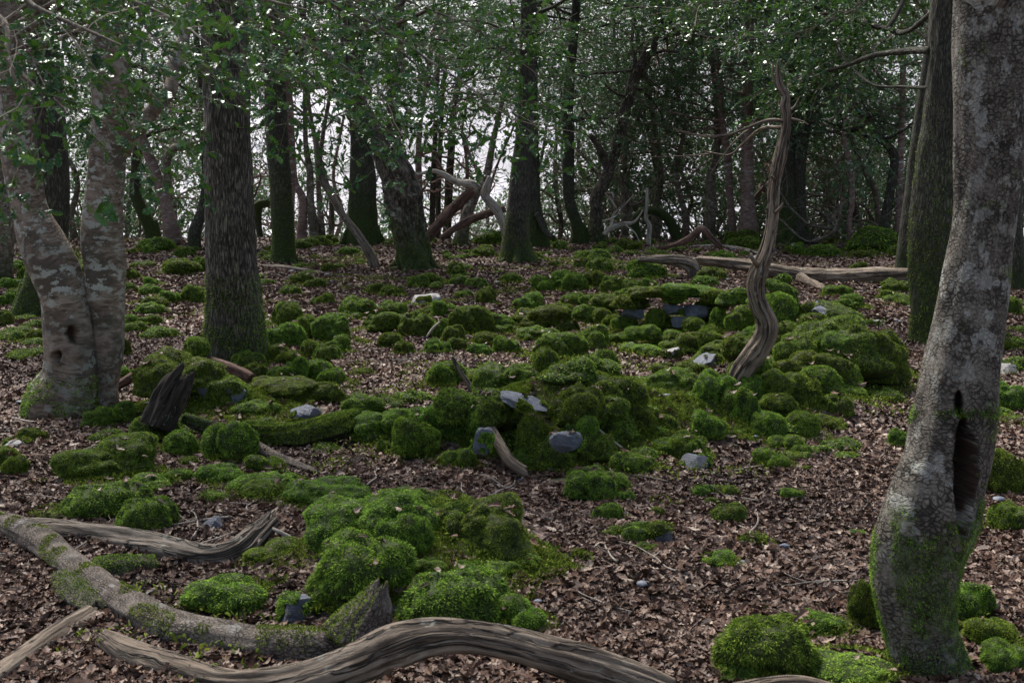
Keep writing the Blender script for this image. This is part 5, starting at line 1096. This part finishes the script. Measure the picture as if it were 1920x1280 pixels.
BT = []
for v in range(4):
    rg = np.random.default_rng(300 + v); a = Acc(); t = wander((0, 0, -.2), (rg.uniform(-.3, .3), 0, 1), 5.5, 9, rg, .35)
    V, F, G = tube(t, np.linspace(.09, .02, len(t)), 8, .12, lambda TH, SS, g, RR, u: 1 + .12 * noise(g * 12, v)); a.add(V, F, 0, grain=G, moss=np.full(len(V), .3))
    for k in range(15):
        b = t[int(rg.integers(2, 9))]; q = wander(b, (rg.normal(), rg.normal() * .7, rg.uniform(-.2, .7)), rg.uniform(1.2, 3), 9, rg, .55)
        V, F, G = tube(q, np.linspace(.032, .008, len(q)), 5, .12, None, cap=False); a.add(V, F, 0, grain=G, moss=np.full(len(V), .2))
        for j in range(7):
            q2 = wander(q[int(rg.integers(2, 9))], rg.normal(size=3), rg.uniform(.5, 1.3), 6, rg, .6); V, F, G = tube(q2, np.linspace(.011, .004, len(q2)), 3, .15, None, cap=False); a.add(V, F, 0, grain=G, moss=np.zeros(len(V)))
    BT.append(a.build('bare_tree', [MAT[['pink', 'holly', 'deadgrey', 'pink'][v]]]))
rg = np.random.default_rng(17)
for k, (px, Y) in enumerate([(495, 29), (562, 33), (625, 29), (730, 29), (860, 31), (905, 35), (1040, 29), (1090, 33), (335, 30), (230, 30), (1150, 26), (1380, 27), (1560, 29), (1630, 26), (1240, 29)]):
    x = at(px, 440, Y)[0]; b = link('bare_tree', BT[k % 4], cat='bare tree', group='leafless twisted trees at the far edge of the wood'); b.location = (x, Y, float(gh(x, Y))); b.rotation_euler.z = rg.uniform(0, 6.28); AUTO.append((b, 'bare', (px, 440, 60, 40)))

# ------------------------------------------------------------------ labels that single out every repeated thing
LM = [('the twin-stemmed tree', 150, 720), ('the big furrowed oak', 440, 640), ('the curved mossy log', 590, 810), ('the bare blue slab', 573, 765), ('the grey grooved log', 300, 1020), ('the largest boulder', 700, 985),
      ('the straight dark tree', 532, 480), ('the twisted leaning tree', 775, 480), ('the mid oak', 972, 480), ('the brown-stained stone', 795, 560), ('the central stone pile', 1030, 790), ('the brown leaning tree', 1117, 445),
      ('the ruined wall top', 1275, 553), ('the dead snag', 1385, 720), ('the wall end', 1610, 640), ('the gnarled fallen trunk', 1500, 515), ('the hooked dead root', 1290, 495), ('the buttressed mossy tree', 1480, 445),
      ('the wide dark tree', 1750, 620), ('the scarred tree', 1740, 900), ('the moss-crowned stone', 1242, 1002), ('the knobbly stick', 1230, 1100), ('the leaf hollow', 660, 660), ('the front wall', 1360, 810),
      ('the bottom right corner', 1850, 1260), ('the left edge', 0, 560), ('the far right trunk', 1900, 540), ('the square-shouldered mound', 203, 860)]
ORD = ['nearest', 'second nearest', 'third nearest', 'fourth nearest', 'fifth nearest', 'sixth nearest', 'seventh nearest', 'eighth nearest', 'ninth nearest', 'tenth nearest', 'eleventh nearest', 'twelfth nearest', 'thirteenth nearest', 'fourteenth nearest']
def nth(i): return ORD[i] if i < len(ORD) else ('%dth nearest' % (i + 1))
G_ = {}
for o, kd, (cx, cy, wd, hd) in AUTO:
    j = min(range(len(LM)), key=lambda i: math.hypot((LM[i][1] - cx), (LM[i][2] - cy) * 1.6)); dx, dy = cx - LM[j][1], (cy - LM[j][2]) * 1.6
    rel = ('right of' if dx > 0 else 'left of') if abs(dx) > abs(dy) else ('in front of' if dy > 0 else 'behind')
    if kd in ('tree', 'bush', 'bare'): rel = 'far beyond, right of' if dx > 0 else 'far beyond, left of'
    G_.setdefault((kd, j, rel), []).append((math.hypot(dx, dy), o, wd, hd))
for (kd, j, rel), L in G_.items():
    L.sort(key=lambda t: t[0])
    for i, (_, o, wd, hd) in enumerate(L):
        ra = hd / max(wd, 1)
        adj = {'rock': ('tall rounded' if ra > .85 else 'domed' if ra > .62 else 'low flat') + ' mossy rock', 'twig': 'dead twig', 'tree': 'background holly tree', 'bush': 'dark holly bush', 'bare': 'leafless twisted tree'}[kd]
        ref = {'rock': 'rocks', 'twig': 'loose twigs', 'tree': 'background trees', 'bush': 'bushes', 'bare': 'bare trees'}[kd]
        o['label'] = '%s, %s of those %s %s' % (adj, nth(i), rel, LM[j][0]) if len(L) > 1 else '%s %s %s' % (adj, rel, LM[j][0])
